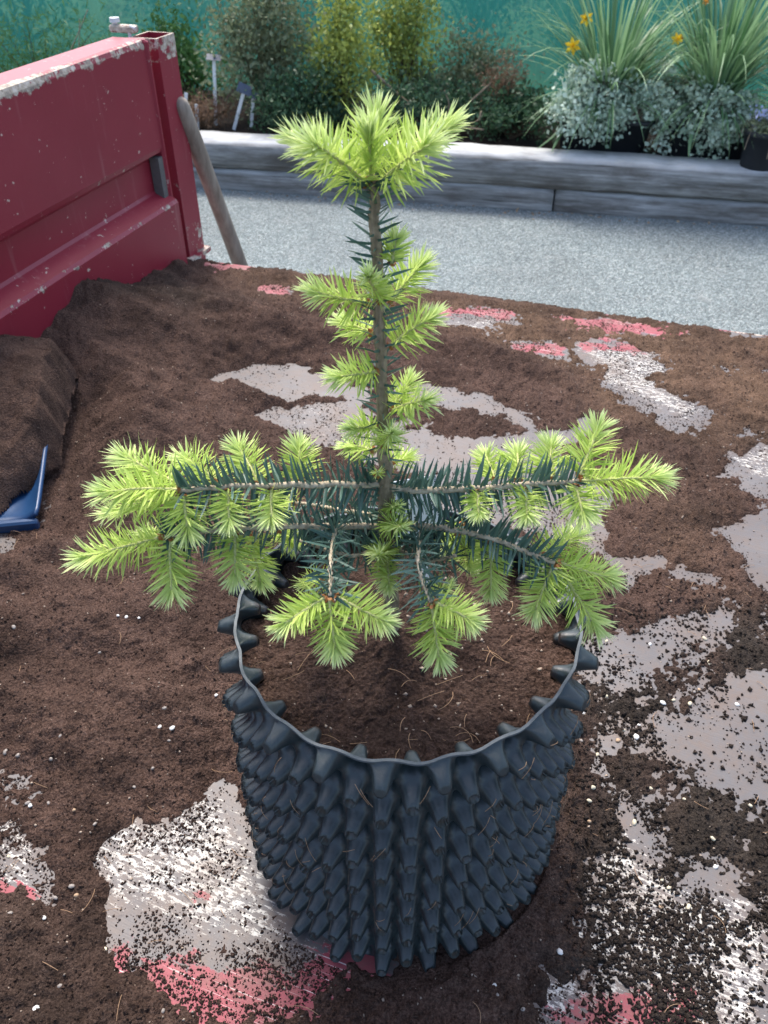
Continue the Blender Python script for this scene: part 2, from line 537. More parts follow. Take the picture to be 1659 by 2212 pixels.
M = dict(
    compost=m_compost(), bed=m_bed(), red=m_red(), gravel=m_gravel(), timber=m_timber(), pole=m_pole(), pot=m_pot(),
    young=m_needles(True), old=m_needles(False),
    trunk=m_bark((0.095, 0.078, 0.050), (0.215, 0.170, 0.110), (0.34, 0.27, 0.185), 'stem_bark'),
    branch=m_bark((0.20, 0.16, 0.105), (0.40, 0.335, 0.235), (0.58, 0.50, 0.37), 'branch_bark'),
    shoot=m_bark((0.30, 0.33, 0.12), (0.42, 0.43, 0.18), (0.52, 0.50, 0.26), 'shoot_bark'),
    bud=simple('bud_scale', (0.36, 0.155, 0.050), 0.6, 0.3, 0.4, 300),
    rim=simple('cut_edge', (0.075, 0.09, 0.10), 0.6, 0.4, 0.35, 270),
    blue=simple('blue_plastic', (0.012, 0.048, 0.125), 0.38, 0.45, 0.3, 30),
    net=m_net(), card=m_tag_print(),
    soil=simple('bed_soil', (0.030, 0.024, 0.020), 0.95, 0.1, 0.5, 30, 0.01),
    grass=simple('far_grass', (0.05, 0.10, 0.03), 0.9, 0.1, 0.5, 3),
    blackpot=simple('black_plastic', (0.012, 0.014, 0.017), 0.5, 0.4, 0.3, 12),
    white=simple('white_plastic', (0.72, 0.75, 0.76), 0.45, 0.4, 0.08, 20),
    navy=simple('dark_tag', (0.05, 0.07, 0.11), 0.5, 0.4, 0.2, 20),
    zinc=simple('zinc', (0.55, 0.57, 0.58), 0.4, 0.5, 0.2, 60),
    gap=simple('grimy_steel', (0.12, 0.115, 0.11), 0.7, 0.3, 0.4, 60),
    dead=simple('dead_twig', (0.24, 0.19, 0.135), 0.9, 0.1, 0.3, 60),
    twig=simple('shrub_twig', (0.10, 0.075, 0.05), 0.9, 0.1, 0.3, 60),
    olive=m_leaf('olive_leaf', (0.09, 0.13, 0.07), (0.32, 0.35, 0.20)),
    yellow=m_leaf('yellow_leaf', (0.15, 0.22, 0.06), (0.50, 0.54, 0.12)),
    green=m_leaf('green_leaf', (0.035, 0.11, 0.03), (0.13, 0.26, 0.07)),
    dark=m_leaf('dark_leaf', (0.020, 0.055, 0.030), (0.075, 0.15, 0.075)),
    rust=m_leaf('rusty_stem', (0.13, 0.075, 0.045), (0.26, 0.16, 0.10)),
    strap=m_leaf('strap_leaf', (0.060, 0.15, 0.06), (0.27, 0.42, 0.22), 0.3, 0.38),
    silver=m_leaf('silver_leaf', (0.22, 0.33, 0.23), (0.66, 0.76, 0.62), 0.2, 0.55),
    petal=m_leaf('yellow_petal', (0.80, 0.50, 0.02), (0.90, 0.65, 0.05), 0.3),
    orange=m_leaf('orange_petal', (0.75, 0.26, 0.03), (0.85, 0.40, 0.06), 0.3),
    blueflower=m_leaf('blue_petal', (0.30, 0.36, 0.62), (0.48, 0.52, 0.75), 0.3),
    pebble=simple('pebble', (0.30, 0.24, 0.19), 0.6, 0.3, 0.35, 8),
    fibre=simple('root_fibre', (0.30, 0.19, 0.115), 0.8, 0.2, 0.35, 270),
    litter=m_leaf('leaf_litter', (0.20, 0.11, 0.05), (0.42, 0.30, 0.17), 0.1),
    terracotta=simple('terracotta', (0.30, 0.15, 0.10), 0.8, 0.2, 0.2, 20),
)

# ================================================================== THE SETTING
ZG = -0.85
TH = R_(17.8)
DE = np.array([math.cos(TH), -math.sin(TH), 0])          # along the far edge of the trailer
DW = np.array([math.sin(TH), math.cos(TH), 0])           # along the side board, away from us
UP = np.array([0, 0, 1.0])
CORNER = onz(412, 560, 0.0); CORNER[2] = 0

o = mk('ground', [(-40, -20, ZG), (40, -20, ZG), (40, 60, ZG), (-40, 60, ZG)], [(0, 1, 2, 3)], M['gravel'])
tag(o, 'pale grey gravel yard between the trailer and the timber edging', 'ground', kind='structure')

# sleepers
SL, SR = onz(420, 405, ZG), onz(1659, 490, ZG)
DS = (SR - SL) / np.linalg.norm(SR - SL)
NS = np.array([-DS[1], DS[0], 0])                         # into the planting bed


def sleeper(s0, s1, z0, z1, off, label, sag=0.0, seed=1):
    rg = np.random.default_rng(seed)
    c = SL + DS * (s0 + s1) / 2 + NS * (0.115 + off)
    c = np.array([c[0], c[1], 0])
    L = s1 - s0
    nx = 40
    rings = []
    for i in range(nx + 1):
        x = -L / 2 + L * i / nx
        jit = rg.normal(0, 0.0022, 8)
        prof = [(-0.115, z0 + .016), (-0.097, z0), (0.103, z0), (0.115, z0 + .012), (0.115, z1 - .016), (0.099, z1), (-0.092, z1), (-0.115, z1 - .026)]
        wv = 0.005 * math.sin(x * 2.1 + seed)
        rings.append([(x, p[0] + j, p[1] + jit[(k + 3) % 8] + wv * (p[1] > (z0 + z1) / 2)) for k, (p, j) in enumerate(zip(prof, jit))])
    mb = MB(); mb.loft(rings)
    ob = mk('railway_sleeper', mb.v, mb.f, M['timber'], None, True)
    ob.location = c
    ob.rotation_euler = (0, 0, math.atan2(DS[1], DS[0]))
    return tag(ob, label, 'sleeper', 'weathered sleepers edging the planting bed')


ZM, ZT = ZG + 0.115, ZG + 0.275
J1, J2 = 1.05, 2.15
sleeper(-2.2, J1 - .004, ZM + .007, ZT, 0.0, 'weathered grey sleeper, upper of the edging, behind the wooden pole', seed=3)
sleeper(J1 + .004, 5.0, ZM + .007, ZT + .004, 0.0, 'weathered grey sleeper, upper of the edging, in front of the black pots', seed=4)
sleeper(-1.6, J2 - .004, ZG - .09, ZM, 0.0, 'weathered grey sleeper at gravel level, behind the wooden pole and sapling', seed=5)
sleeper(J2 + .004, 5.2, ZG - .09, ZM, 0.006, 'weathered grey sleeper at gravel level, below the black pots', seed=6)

# soil of the planting bed (a rough sheet behind the sleepers)
ZB = ZT - 0.045


def frame_pt(s, d, z):
    p = SL + DS * s + NS * d
    return np.array([p[0], p[1], z])


nx, ny = 90, 26
vs, fs = [], []
for j in range(ny + 1):
    for i in range(nx + 1):
        p = frame_pt(-4 + 11 * i / nx, 0.2 + 1.35 * j / ny, ZB)
        p[2] += 0.02 * random.random() - 0.01
        vs.append(p)
for j in range(ny):
    for i in range(nx):
        a = j * (nx + 1) + i
        fs.append((a, a + 1, a + nx + 2, a + nx + 1))
tag(mk('planting_bed_soil', vs, fs, M['soil'], smooth=True), 'dark soil of the raised planting bed behind the sleepers', 'soil', kind='structure')

# far ground past the net
p = [frame_pt(-12, 1.55, ZB - .02), frame_pt(14, 1.55, ZB - .02), frame_pt(30, 40, ZB - .02), frame_pt(-30, 40, ZB - .02)]
tag(mk('lawn', p, [(0, 1, 2, 3)], M['grass']), 'green ground seen dimly through the shade net', 'lawn', kind='structure')

# shade net
ND = 1.45
nr = root('shade_net_fence', frame_pt(1.5, ND, ZB), 'teal green shade net stretched behind the planting bed', 'fence')
vs, fs = [], []
nx, nz = 140, 16
for j in range(nz + 1):
    for i in range(nx + 1):
        s = -4.5 + 11.5 * i / nx; z = ZB - .03 + 1.75 * j / nz
        d = 0.022 * math.sin(s * 3.1 + 0.6 * math.sin(z * 3)) + 0.010 * math.sin(s * 11 + z * 5) * (1 - j / nz)
        vs.append(frame_pt(s, ND + d, z))
for j in range(nz):
    for i in range(nx):
        a = j * (nx + 1) + i
        fs.append((a, a + 1, a + nx + 2, a + nx + 1))
mk('net', vs, fs, M['net'], nr, True)
for s in (-3.9, 5.6):
    mb = MB(); q = frame_pt(s, ND + .07, 0); mb.tube([(q[0], q[1], ZB - .1), (q[0], q[1], ZB + 1.78)], 0.035, 10)
    mb.build('post', M['twig'], nr)
mb = MB(); mb.tube([frame_pt(-4.5, ND + .035, ZB + 1.7), frame_pt(7, ND + .035, ZB + 1.7)], 0.006, 6)
mb.build('wire', M['zinc'], nr)


# ------------------------------------------------------------------ the trailer
trailer = root('flatbed_trailer', (CORNER[0], CORNER[1], 0.0), 'red steel trailer with worn compost-strewn bed and side board', 'trailer')


def wp(s, n, z):
    """point by the side board: s metres from the far corner towards us, n metres inwards, height z"""
    p = CORNER - DW * s + DE * n
    return np.array([p[0], p[1], z])


WZ = 0.475
# --- bed floor with masks of what the plate itself looks like
def poly(pts, z=0.0):
    return [tuple(onz(x, y, z)[:2]) for x, y in pts]


def c3(pts): return [(1152 + x / 3.273, 1118 + y / 3.273) for x, y in pts]
def c4(pts): return [(x / 2.448, 1626 + y / 2.448) for x, y in pts]
def c5(pts): return [(1016.5 + x / 2.582, 1626.5 + y / 2.582) for x, y in pts]


# patches swept bare of compost: (outline, how clean)
BARE = [
    ([(445, 825), (500, 800), (560, 790), (640, 795), (720, 815), (790, 835), (800, 860), (740, 855), (690, 860), (620, 865), (590, 855), (540, 830)], .009),
    ([(560, 905), (600, 885), (690, 872), (740, 868), (760, 905), (770, 960), (700, 970), (620, 930)], .0025),
    ([(730, 840), (800, 840), (800, 960), (755, 960)], .006),
    ([(860, 830), (960, 838), (1050, 858), (1130, 888), (1170, 918), (1172, 938), (1140, 928), (1080, 898), (1000, 880), (900, 870), (860, 870)], .012),
    ([(860, 905), (900, 920), (960, 945), (1040, 952), (1100, 945), (1170, 940), (1270, 905), (1285, 930), (1200, 970), (1230, 1010), (1000, 1020), (880, 1010), (790, 1000), (800, 930)], .010),
    ([(900, 1000), (1240, 1000), (1310, 1060), (1300, 1180), (1180, 1170), (1050, 1120), (900, 1110)], .004),
    ([(915, 670), (1000, 665), (1120, 675), (1115, 697), (1030, 706), (950, 702)], .003),
    ([(1240, 740), (1330, 735), (1420, 770), (1415, 800), (1390, 820), (1420, 840), (1500, 870), (1540, 890), (1500, 932), (1440, 925), (1400, 890), (1350, 862), (1310, 832), (1310, 800), (1260, 780)], .0045),
    ([(1200, 684), (1320, 692), (1440, 712), (1430, 724), (1300, 712)], .002),
    ([(560, 622), (620, 618), (622, 636), (575, 640)], .0015),
    ([(430, 566), (540, 575), (545, 585), (440, 580)], .0015),
    ([(1090, 735), (1220, 742), (1215, 775), (1120, 762)], .001),
    ([(1560, 700), (1700, 715), (1700, 735), (1580, 725)], .0005),
    ([(1570, 985), (1659, 955), (1760, 950), (1760, 1100), (1660, 1080), (1590, 1040), (1540, 1020)], .007),
    ([(1564, 1145), (1620, 1120), (1760, 1090), (1760, 1275), (1630, 1270), (1618, 1234), (1586, 1192)], .014),
    (c3([(350, 130), (600, 290), (700, 270), (900, 290), (890, 380), (800, 460), (730, 540), (660, 410), (560, 330), (430, 200)]), .012),
    (c3([(1000, 330), (1180, 400), (1350, 490), (1280, 520), (1100, 470), (960, 400)]), .004),
    (c3([(820, 700), (1000, 680), (1200, 640), (1390, 620), (1380, 760), (1300, 850), (1150, 960), (1000, 1000), (980, 1110), (850, 1120), (700, 1200), (520, 1220), (380, 1180), (300, 1090), (320, 1010), (440, 860), (600, 820), (760, 760)]), .0065),
    (c3([(1900, 1000), (1340, 1110), (1340, 1180), (1200, 1230), (1130, 1330), (980, 1400), (850, 1480), (830, 1560), (860, 1660), (1000, 1800), (1150, 1870), (1500, 2000), (1950, 2000)]), .009),
    (c4([(1140, 190), (1240, 250), (1330, 420), (1440, 680), (1600, 930), (1800, 960), (2040, 960), (1960, 1150), (1680, 1290), (1500, 1420), (1100, 1400), (870, 1290), (820, 1200), (640, 1080), (540, 900), (520, 740), (545, 570), (620, 450), (760, 390), (900, 350), (1000, 260)]), .0024),
    (c4([(720, 1085), (1000, 1110), (1659, 1180), (1700, 1330), (1500, 1390), (1150, 1370), (900, 1255)]), .006),
    (c4([(-60, 330), (170, 340), (190, 640), (240, 780), (180, 830), (60, 760), (-60, 760)]), .0006),
    (c4([(-60, 60), (60, 80), (150, 220), (-60, 240)]), .0),
    (c5([(720, 540), (850, 510), (960, 620), (1060, 760), (1290, 810), (1300, 900), (1400, 980), (1560, 930), (1850, 860), (1850, 1750), (380, 1750), (330, 1380), (450, 1250), (560, 1290), (760, 1130), (620, 960), (680, 760)]), .0028),
    (c5([(1380, 1060), (1659, 960), (1850, 900), (1850, 1750), (1300, 1750)]), .009),
    ([(-60, 1135), (40, 1130), (30, 1190), (-60, 1215)], .004),
]
BAREW = [(poly(a), b) for a, b in BARE]
PAINT = [
    (c4([(540, 900), (800, 1000), (1200, 1080), (1659, 1110), (2000, 1150), (1900, 1700), (900, 1700), (560, 1000)]), 1.0),
    (c4([(900, 720), (1100, 740), (1150, 820), (950, 830)]), .7),
    (c4([(1500, 900), (2000, 940), (2000, 1150), (1659, 1110)]), .55),
    (c4([(-60, 640), (190, 640), (260, 800), (100, 1000), (-60, 980)]), .9),
    (c5([(330, 1340), (900, 1230), (1250, 1300), (1300, 1800), (300, 1800)]), .62),
    (c5([(560, 1000), (900, 1050), (900, 1200), (650, 1180)]), .45),
    (c5([(1560, 1300), (1850, 1280), (1850, 1700), (1600, 1700)]), .5),
    ([(900, 655), (1130, 665), (1125, 690), (940, 692)], .72),
    ([(1180, 675), (1500, 700), (1480, 745), (1230, 725)], .75),
    ([(1230, 728), (1420, 745), (1400, 775), (1240, 765)], .62),
    ([(540, 600), (640, 610), (640, 645), (540, 645)], .75),
    ([(415, 555), (560, 570), (560, 592), (415, 590)], .85),
    ([(1085, 730), (1225, 740), (1220, 775), (1100, 765)], .7),
]
PAINTW = [(poly(a), b) for a, b in PAINT]
SCUFF = [
    (c4([(1000, 250), (1240, 250), (1600, 930), (2040, 960), (1900, 1200), (1200, 1050), (800, 980), (540, 880), (500, 600), (700, 400)]), 1.0),
    (c4([(-60, 300), (200, 330), (260, 800), (-60, 800)]), 1.0),
    (c5([(650, 500), (1000, 500), (1300, 800), (1850, 850), (1850, 1800), (330, 1800), (330, 1200), (600, 900)]), 1.0),
    ([(1220, 735), (1430, 750), (1430, 830), (1540, 890), (1480, 910), (1400, 870), (1300, 830)], 1.0),
    ([(900, 690), (1120, 690), (1110, 710), (940, 708)], 1.0),
    ([(1560, 975), (1760, 940), (1760, 1050), (1600, 1030)], .9),
    ([(560, 880), (770, 870), (770, 970), (620, 940)], .5),
    ([(1090, 735), (1220, 742), (1215, 775), (1120, 762)], .9),
]
SCUFFW = [(poly(a), b) for a, b in SCUFF]


BL = 3.0                                                   # length of bed towards and past the camera
gs = np.linspace(0.0, BL, 240); gn = np.linspace(0.0, 2.3, 260)
S_, N_ = np.meshgrid(gs, gn, indexing='ij')
X_ = CORNER[0] - DW[0] * S_ + DE[0] * N_; Y_ = CORNER[1] - DW[1] * S_ + DE[1] * N_
jit = 0.012 * vnoise(X_, Y_, .03, 5) + 0.02 * vnoise(X_, Y_, .09, 6)
pm = softmask(X_ + jit, Y_ + jit, PAINTW, .05)
sm = softmask(X_ + jit, Y_ - jit, SCUFFW, .05)
ns, nn = S_.shape
idx = np.arange(ns * nn).reshape(ns, nn)
top = np.c_[X_.ravel(), Y_.ravel(), np.zeros(ns * nn)]
fa = np.c_[idx[:-1, :-1].ravel(), idx[1:, :-1].ravel(), idx[1:, 1:].ravel(), idx[:-1, 1:].ravel()]
mk('bed_floor', top, fa, M['bed'], trailer, True, {'paint': pm.ravel(), 'scuff': sm.ravel()})
mb = MB()
mb.box(wp(BL / 2, 1.15, -0.054), DW * (BL / 2), DE * 1.15, UP * 0.050, bev=.008)
mb.build('bed_frame', M['red'], trailer, attr='wear')
# far edge lip: small angle iron along the bed
mb = MB(); mb.box(wp(-0.006, 1.16, -0.036), DE * 1.14, DW * .005, UP * .033, a=.55)
mb.build('edge_strip', M['red'], trailer, attr='wear')
# chassis and wheels below the bed (out of view from here)
mb = MB(); mb.box(wp(BL / 2, 1.15, -0.19), DW * (BL / 2 - .05), DE * .5, UP * .08, bev=.01)
mb.build('chassis', M['gap'], trailer)
for s in (1.15, 1.95):
    for n in (0.32, 1.98):
        c = wp(s, n, ZG + .235); mb = MB()
        prof = [(0.06, -.085), (.10, -.09), (.20, -.09), (.228, -.07), (.235, -.03), (.235, .03), (.228, .07), (.20, .09), (.10, .09), (.06, .085)]
        rings = [[c + DE * w_ + (DW * math.cos(a) + UP * math.sin(a)) * r for r, w_ in prof] for a in np.linspace(0, 2 * math.pi, 29)]
        mb.loft(rings, closed=False, cap=False)
        mb.tube([c - DE * .06, c + DE * .06], .065, 14)
        mb.build('wheel', M['blackpot'], trailer, True)

# side board: folded profile extruded along the board (n inwards, z)
PROF = [(-0.072, 0.0), (-0.072, WZ - .010), (-0.065, WZ), (-0.004, WZ), (0.003, WZ - .003), (0.006, WZ - .012),
        (0.006, 0.272), (0.003, 0.262), (-0.016, 0.254), (-0.020, 0.246), (-0.020, 0.184), (-0.016, 0.178),
        (0.018, 0.163), (0.023, 0.156), (0.023, 0.002)]
LB = 2.6
svals = [0.055 + (LB - .055) * (i / 60) ** 1.3 for i in range(61)]
vs, fs, wear = [], [], []
fine = []
for k in range(len(PROF) - 1):
    (n0, z0), (n1, z1) = PROF[k], PROF[k + 1]
    m_ = max(1, int(math.hypot(n1 - n0, z1 - z0) / 0.012))
    for q in range(m_): fine.append((n0 + (n1 - n0) * q / m_, z0 + (z1 - z0) * q / m_))
fine.append(PROF[-1])
for s in svals:
    for (n, z) in fine:
        p = wp(s, n + 0.0015 * math.sin(s * 7 + z * 9), z); vs.append(p)
        w_ = 0.0
        if n < .008 and z > WZ - .045: w_ = max(w_, .96 - abs(z - (WZ - .008)) / .045 - (0.30 if (z > WZ - .004 and n < -.006) else 0) - 0.30 * abs(math.sin(s * 5 + .4)))
        if abs(z - .159) < .022 and n > .012: w_ = max(w_, 0.58 - abs(z - .159) / .04)
        if abs(z - .262) < .014: w_ = max(w_, 0.42)
        if s < .10: w_ = max(w_, .35)
        wear.append(max(0, w_))
m_ = len(fine)
for i in range(len(svals) - 1):
    for k in range(m_ - 1):
        fs.append((i * m_ + k, i * m_ + k + 1, (i + 1) * m_ + k + 1, (i + 1) * m_ + k))
fs.append(tuple(range(m_ - 1, -1, -1)))
side = mk('side_board', vs, fs, M['red'], trailer, False, {'wear': wear})
# end flange of the board: thin rounded upright plate, then a grimy gap, then the corner post
mb = MB()
mb.box(wp(0.052, -0.018, WZ / 2 + .003), UP * (WZ / 2 - .004), DE * .028, DW * .007, a=.46, bev=.005)
mb.build('end_flange', M['red'], trailer, attr='wear')
mb = MB()
mb.box(wp(0.067, -.006, 0.207), UP * .046, DE * .011, DW * .010, a=.2)
mb.build('seal_block', M['gap'], trailer)
# corner post: hollow box section with open top
PZ = WZ - .006
mb = MB()
hw, hd, t_ = 0.031, 0.036, 0.004
pc = (-0.020, -0.022)
def pp(a, b, z): return wp(pc[0] - b, pc[1] + a, z)
outer = [(-hw, -hd), (hw, -hd), (hw, hd), (-hw, hd)]
inner = [(-hw + t_, -hd + t_), (hw - t_, -hd + t_), (hw - t_, hd - t_), (-hw + t_, hd - t_)]
zs = list(np.linspace(-0.09, PZ, 14))
for i in range(len(zs) - 1):
    for k in range(4):
        l = (k + 1) % 4
        a = .30 + .26 * max(0, 1 - i / 8) + .05 * math.sin(i * 2.3 + k) + (.3 if i == len(zs) - 2 else 0)
        mb.add([pp(*outer[k], zs[i]), pp(*outer[l], zs[i]), pp(*outer[l], zs[i + 1]), pp(*outer[k], zs[i + 1])], [(0, 1, 2, 3)], a)
for k in range(4):
    l = (k + 1) % 4
    mb.add([pp(*inner[k], PZ - .12), pp(*inner[l], PZ - .12), pp(*inner[l], PZ), pp(*inner[k], PZ)], [(0, 3, 2, 1)], .1)
    mb.add([pp(*outer[k], PZ), pp(*outer[l], PZ), pp(*inner[l], PZ), pp(*inner[k], PZ)], [(0, 1, 2, 3)], .9)
mb.add([pp(*q, PZ - .12) for q in inner], [(0, 1, 2, 3)], 0)
mb.build('corner_post', M['red'], trailer, attr='wear')
# base plate of the post
mb = MB(); mb.box(pp(.004, .0, .006), DE * .040, DW * .046, UP * .0055, a=.6, bev=.002)
mb.build('post_foot', M['red'], trailer, attr='wear')
# latch arm with bolt on the top of the board
mb = MB()
mb.box(pp(-.052, -.020, PZ + .012), DE * .030, DW * .010, UP * .007, a=.66, bev=.003)
latch = mb.build('latch', M['red'], trailer, attr='wear')
latch['_o'] = trailer['_o']
mb = MB(); c = pp(-.070, -.020, PZ + .017)
mb.tube([c, c + UP * .006, c + UP * .006, c + UP * .014], [.006, .006, .0115, .0105], 6)
mb.build('bolt', M['zinc'], latch)
mb = MB(); c = pp(-.028, -.026, PZ + .008)
mb.tube([c + DE * .007 + UP * .006, c - DE * .003 + UP * .009, c - DE * .008 + UP * .003, c - DE * .008 - UP * .012], .004, 8)
mb.build('latch_pin', M['zinc'], latch)

# ------------------------------------------------------------------ compost strewn over the bed
POT_R, POT_H = 0.135, 0.3047


def wallz(x, y):
    d = ray(x, y)
    n = np.array([DE[0], DE[1], 0]); c0 = wp(0, .023, 0)
    t = np.dot(c0 - CAM, n) / np.dot(d, n)
    p = CAM + d * t
    return float(np.dot(c0 - p, DW)), float(p[2])


LINE = sorted(wallz(x, y) for x, y in [(-60, 655), (0, 668), (40, 678), (75, 692), (120, 690), (150, 655), (180, 612), (230, 602), (270, 612), (300, 605), (340, 585), (395, 562)])
LS = np.array([q[0] for q in LINE]); LZ = np.maximum(0.008, np.array([q[1] for q in LINE]))
# shovel tray lies here
SHC = onz(80, 1122, 0.012)


def heap(x, y):
    """thickness of the compost without the swept patches"""
    s = -((x - CORNER[0]) * DW[0] + (y - CORNER[1]) * DW[1]); n = (x - CORNER[0]) * DE[0] + (y - CORNER[1]) * DE[1]
    h = 0.012 + 0.006 * vnoise(x, y, .22, 1) + 0.004 * vnoise(x, y, .09, 2)
    wl = np.interp(s, LS, LZ)
    bank = np.clip(1 - (n - .02) / (0.07 + 1.7 * wl), 0, 1); bank = bank * bank * (3 - 2 * bank)
    g = lambda px, py, sx, sy, hh, rot=0.0: hh * np.exp(-(((x - px) * math.cos(rot) + (y - py) * math.sin(rot)) / sx) ** 2 - ((-(x - px) * math.sin(rot) + (y - py) * math.cos(rot)) / sy) ** 2)
    for (ix, iy, sx, sy, hh, ro) in [
            (330, 720, .20, .12, .045, -.3), (470, 700, .16, .07, .026, -.3), (560, 860, .13, .035, .026, -.5), (330, 850, .12, .06, .018, .2),
            (400, 930, .14, .05, .020, -.2), (260, 1330, .13, .07, .024, .3), (230, 1560, .10, .06, .020, .2), (420, 1480, .07, .07, .016, 0),
            (440, 1600, .05, .05, .020, .4), (1000, 760, .16, .035, .014, -.35), (1150, 800, .07, .03, .010, -.5), (1080, 895, .10, .018, .010, -.45),
            (1450, 1120, .13, .05, .012, -.2), (1620, 940, .10, .018, .014, -.2), (120, 1900, .10, .10, .012, 0), (1160, 2150, .11, .06, .014, .2),
            (1270, 1900, .04, .10, .012, -.3), (1100, 735, .03, .014, .010, 0), (1500, 1600, .07, .025, .008, .8), (700, 740, .2, .04, .018, -.3)]:
        p = onz(ix, iy, 0)
        h = h + g(p[0], p[1], sx, sy, hh, ro)
    h = h * (1 - bank) + (wl + .004 * vnoise(x, y, .03, 7)) * bank
    # the shovel lies in a hollow of its own
    A = onz(82, 1122, .014); B = onz(135, 800, .07); dv = B - A; L_ = math.hypot(dv[0], dv[1]); dv = dv / L_
    u = (x - A[0]) * dv[0] + (y - A[1]) * dv[1]; v = -((x - A[0]) * -dv[1] + (y - A[1]) * dv[0])
    lim_ = .003 + np.maximum(np.maximum(v - .025, 0) * .50, np.maximum(np.maximum(-u - .02, 0) * .5, np.maximum(u - L_ + .03, 0) * .55))
    k_ = .012; q_ = np.clip(.5 + .5 * (lim_ - h) / k_, 0, 1)
    h = lim_ * (1 - q_) + h * q_ - k_ * q_ * (1 - q_)
    # drag marks and ripples
    h = h + 0.0055 * vnoise(x + .3 * y, y * 2.0, .055, 8) * np.clip(h / .02, .4, 1.6)
    # the hollow shadowed beside the pot
    p = onz(470, 1585, 0)
    h = h - .022 * np.exp(-((x - p[0] - .25 * (y - p[1])) / .035) ** 2 - ((y - p[1]) / .05) ** 2)
    return h


THIN = [(poly([(1262, 1395), (1330, 1400), (1420, 1440), (1520, 1330), (1640, 1290), (1800, 1270), (1800, 2300), (1330, 2300), (1270, 2080), (1330, 1900), (1255, 1640), (1240, 1500)]), 1.0)]
FILM = [(poly([(880, 640), (1700, 715), (1700, 960), (1500, 965), (1420, 900), (1300, 860), (1130, 760), (900, 720)]), 1.0), (poly([(430, 560), (900, 620), (900, 680), (620, 650), (430, 600)]), .8),
        (poly([(1330, 1020), (1560, 1010), (1570, 1280), (1400, 1200)]), .6)]


def compost_height(x, y, full=True):
    jx = .013 * vnoise(x, y, .035, 21) + .009 * vnoise(x, y, .014, 22); jy = .013 * vnoise(x, y, .035, 23) + .009 * vnoise(x, y, .014, 24)
    b = np.full(x.shape, -1.0)
    for p, cap in BAREW:
        b = np.maximum(b, np.minimum(sdist(x + jx, y + jy, p), cap))
    h = heap(x, y)
    h = np.maximum(h, 0.003)
    th = softmask(x, y, THIN, .05); fm = softmask(x, y, FILM, .06)
    pat = .0046 * vnoise(x, y, .055, 26) + .0036 * vnoise(x, y, .022, 27)
    h = h * (1 - th) + th * np.minimum(h, .0012 + pat)
    h = h * (1 - fm) + fm * np.minimum(h, .0052 + 1.1 * pat)
    h = h + .0035 * vnoise(x, y, .026, 28) * np.clip(h / .012, 0, 1)
    edge = np.clip(-b / 0.085, 0, 1)
    t = np.where(h > 0, h * (1 - (1 - edge) ** 1.7), h)                       # thins towards a swept patch
    t = np.where(b > 0, -0.30 * b - 0.0003, t)
    if full:
        lump = vnoise(x, y, .011, 31); cr = vnoise(x, y, .0052, 32); fi = vnoise(x, y, .0028, 33)
        amp = np.clip(1 - b / .006, .25, 1)
        t = np.where(b > 0, t - .0011, t)
        t = t + amp * np.where(b > 0, .75, 1) * (0.0016 * lump + 0.0021 * cr + 0.0013 * fi + np.maximum(0, vnoise(x, y, .016, 34) - .45) * .006 + np.maximum(0, vnoise(x, y, .0036, 35) - .30) * .005)
    return t


def axis(lo, hi, near, s0, k):
    """grid line positions, finer around 'near'"""
    out = [near]; s = s0
    while out[-1] < hi: out.append(out[-1] + s0 * (1 + k * abs(out[-1] - near)))
    neg = [near]
    while neg[-1] > lo: neg.append(neg[-1] - s0 * (1 + k * abs(neg[-1] - near)))
    return np.array(neg[:0:-1] + out)


gx = axis(-1.15, 1.0, 0.0, .0020, 1.1)
gy = axis(-0.38, 1.50, -0.15, .0019, 1.2)
X_, Y_ = np.meshgrid(gx, gy, indexing='ij')
Zc = compost_height(X_, Y_)
s_ = -((X_ - CORNER[0]) * DW[0] + (Y_ - CORNER[1]) * DW[1]); n_ = (X_ - CORNER[0]) * DE[0] + (Y_ - CORNER[1]) * DE[1]
okv = (s_ > -0.006 + .006 * vnoise(X_, Y_, .02, 41)) & (n_ > -0.03)
rad = np.hypot(X_, Y_)
Zc = np.where(rad < .15, np.minimum(Zc, 0.010), Zc)
okv &= rad > .10
# far edge: thin crumbling layer
Zc = np.where(s_ < .05, np.minimum(Zc, .004 + np.maximum(s_, 0) * .25 + .002 * vnoise(X_, Y_, .008, 42)), Zc)
Zc = np.where((n_ < .036) & (s_ < .1), np.minimum(Zc, .02), Zc)
blk = softmask(X_, Y_, [(poly([(1250, 1430), (1400, 1420), (1560, 1330), (1800, 1290), (1800, 2300), (1150, 2300), (1250, 1950)]), 1.0), (poly([(-80, 1850), (250, 2000), (300, 2300), (-80, 2300)]), .45), (poly([(1590, 930), (1760, 920), (1760, 960), (1600, 960)]), .9), (poly([(380, 620), (560, 660), (480, 720), (200, 760), (150, 640)]), .5)], .10)
dry = softmask(X_, Y_, [(poly([(900, 640), (1700, 720), (1700, 960), (1500, 960), (1300, 900), (1200, 780), (900, 700)]), 1.0), (poly([(430, 560), (900, 620), (900, 700), (560, 640)]), .6), (poly([(1290, 960), (1560, 1000), (1600, 1300), (1350, 1200)]), .35)], .12)
blk = np.clip(blk * (1 + .5 * vnoise(X_, Y_, .05, 43)), 0, 1); dry = np.clip(dry * (1 + .5 * vnoise(X_, Y_, .06, 44)), 0, 1)
idx = np.arange(X_.size).reshape(X_.shape)
qa = np.stack([idx[:-1, :-1], idx[1:, :-1], idx[1:, 1:], idx[:-1, 1:]], -1).reshape(-1, 4)
zf = Zc.ravel(); of = okv.ravel()
keep = of[qa].all(1) & (zf[qa].max(1) > -0.0006)
qa = qa[keep]
used = np.unique(qa); remap = np.full(X_.size, -1); remap[used] = np.arange(len(used))
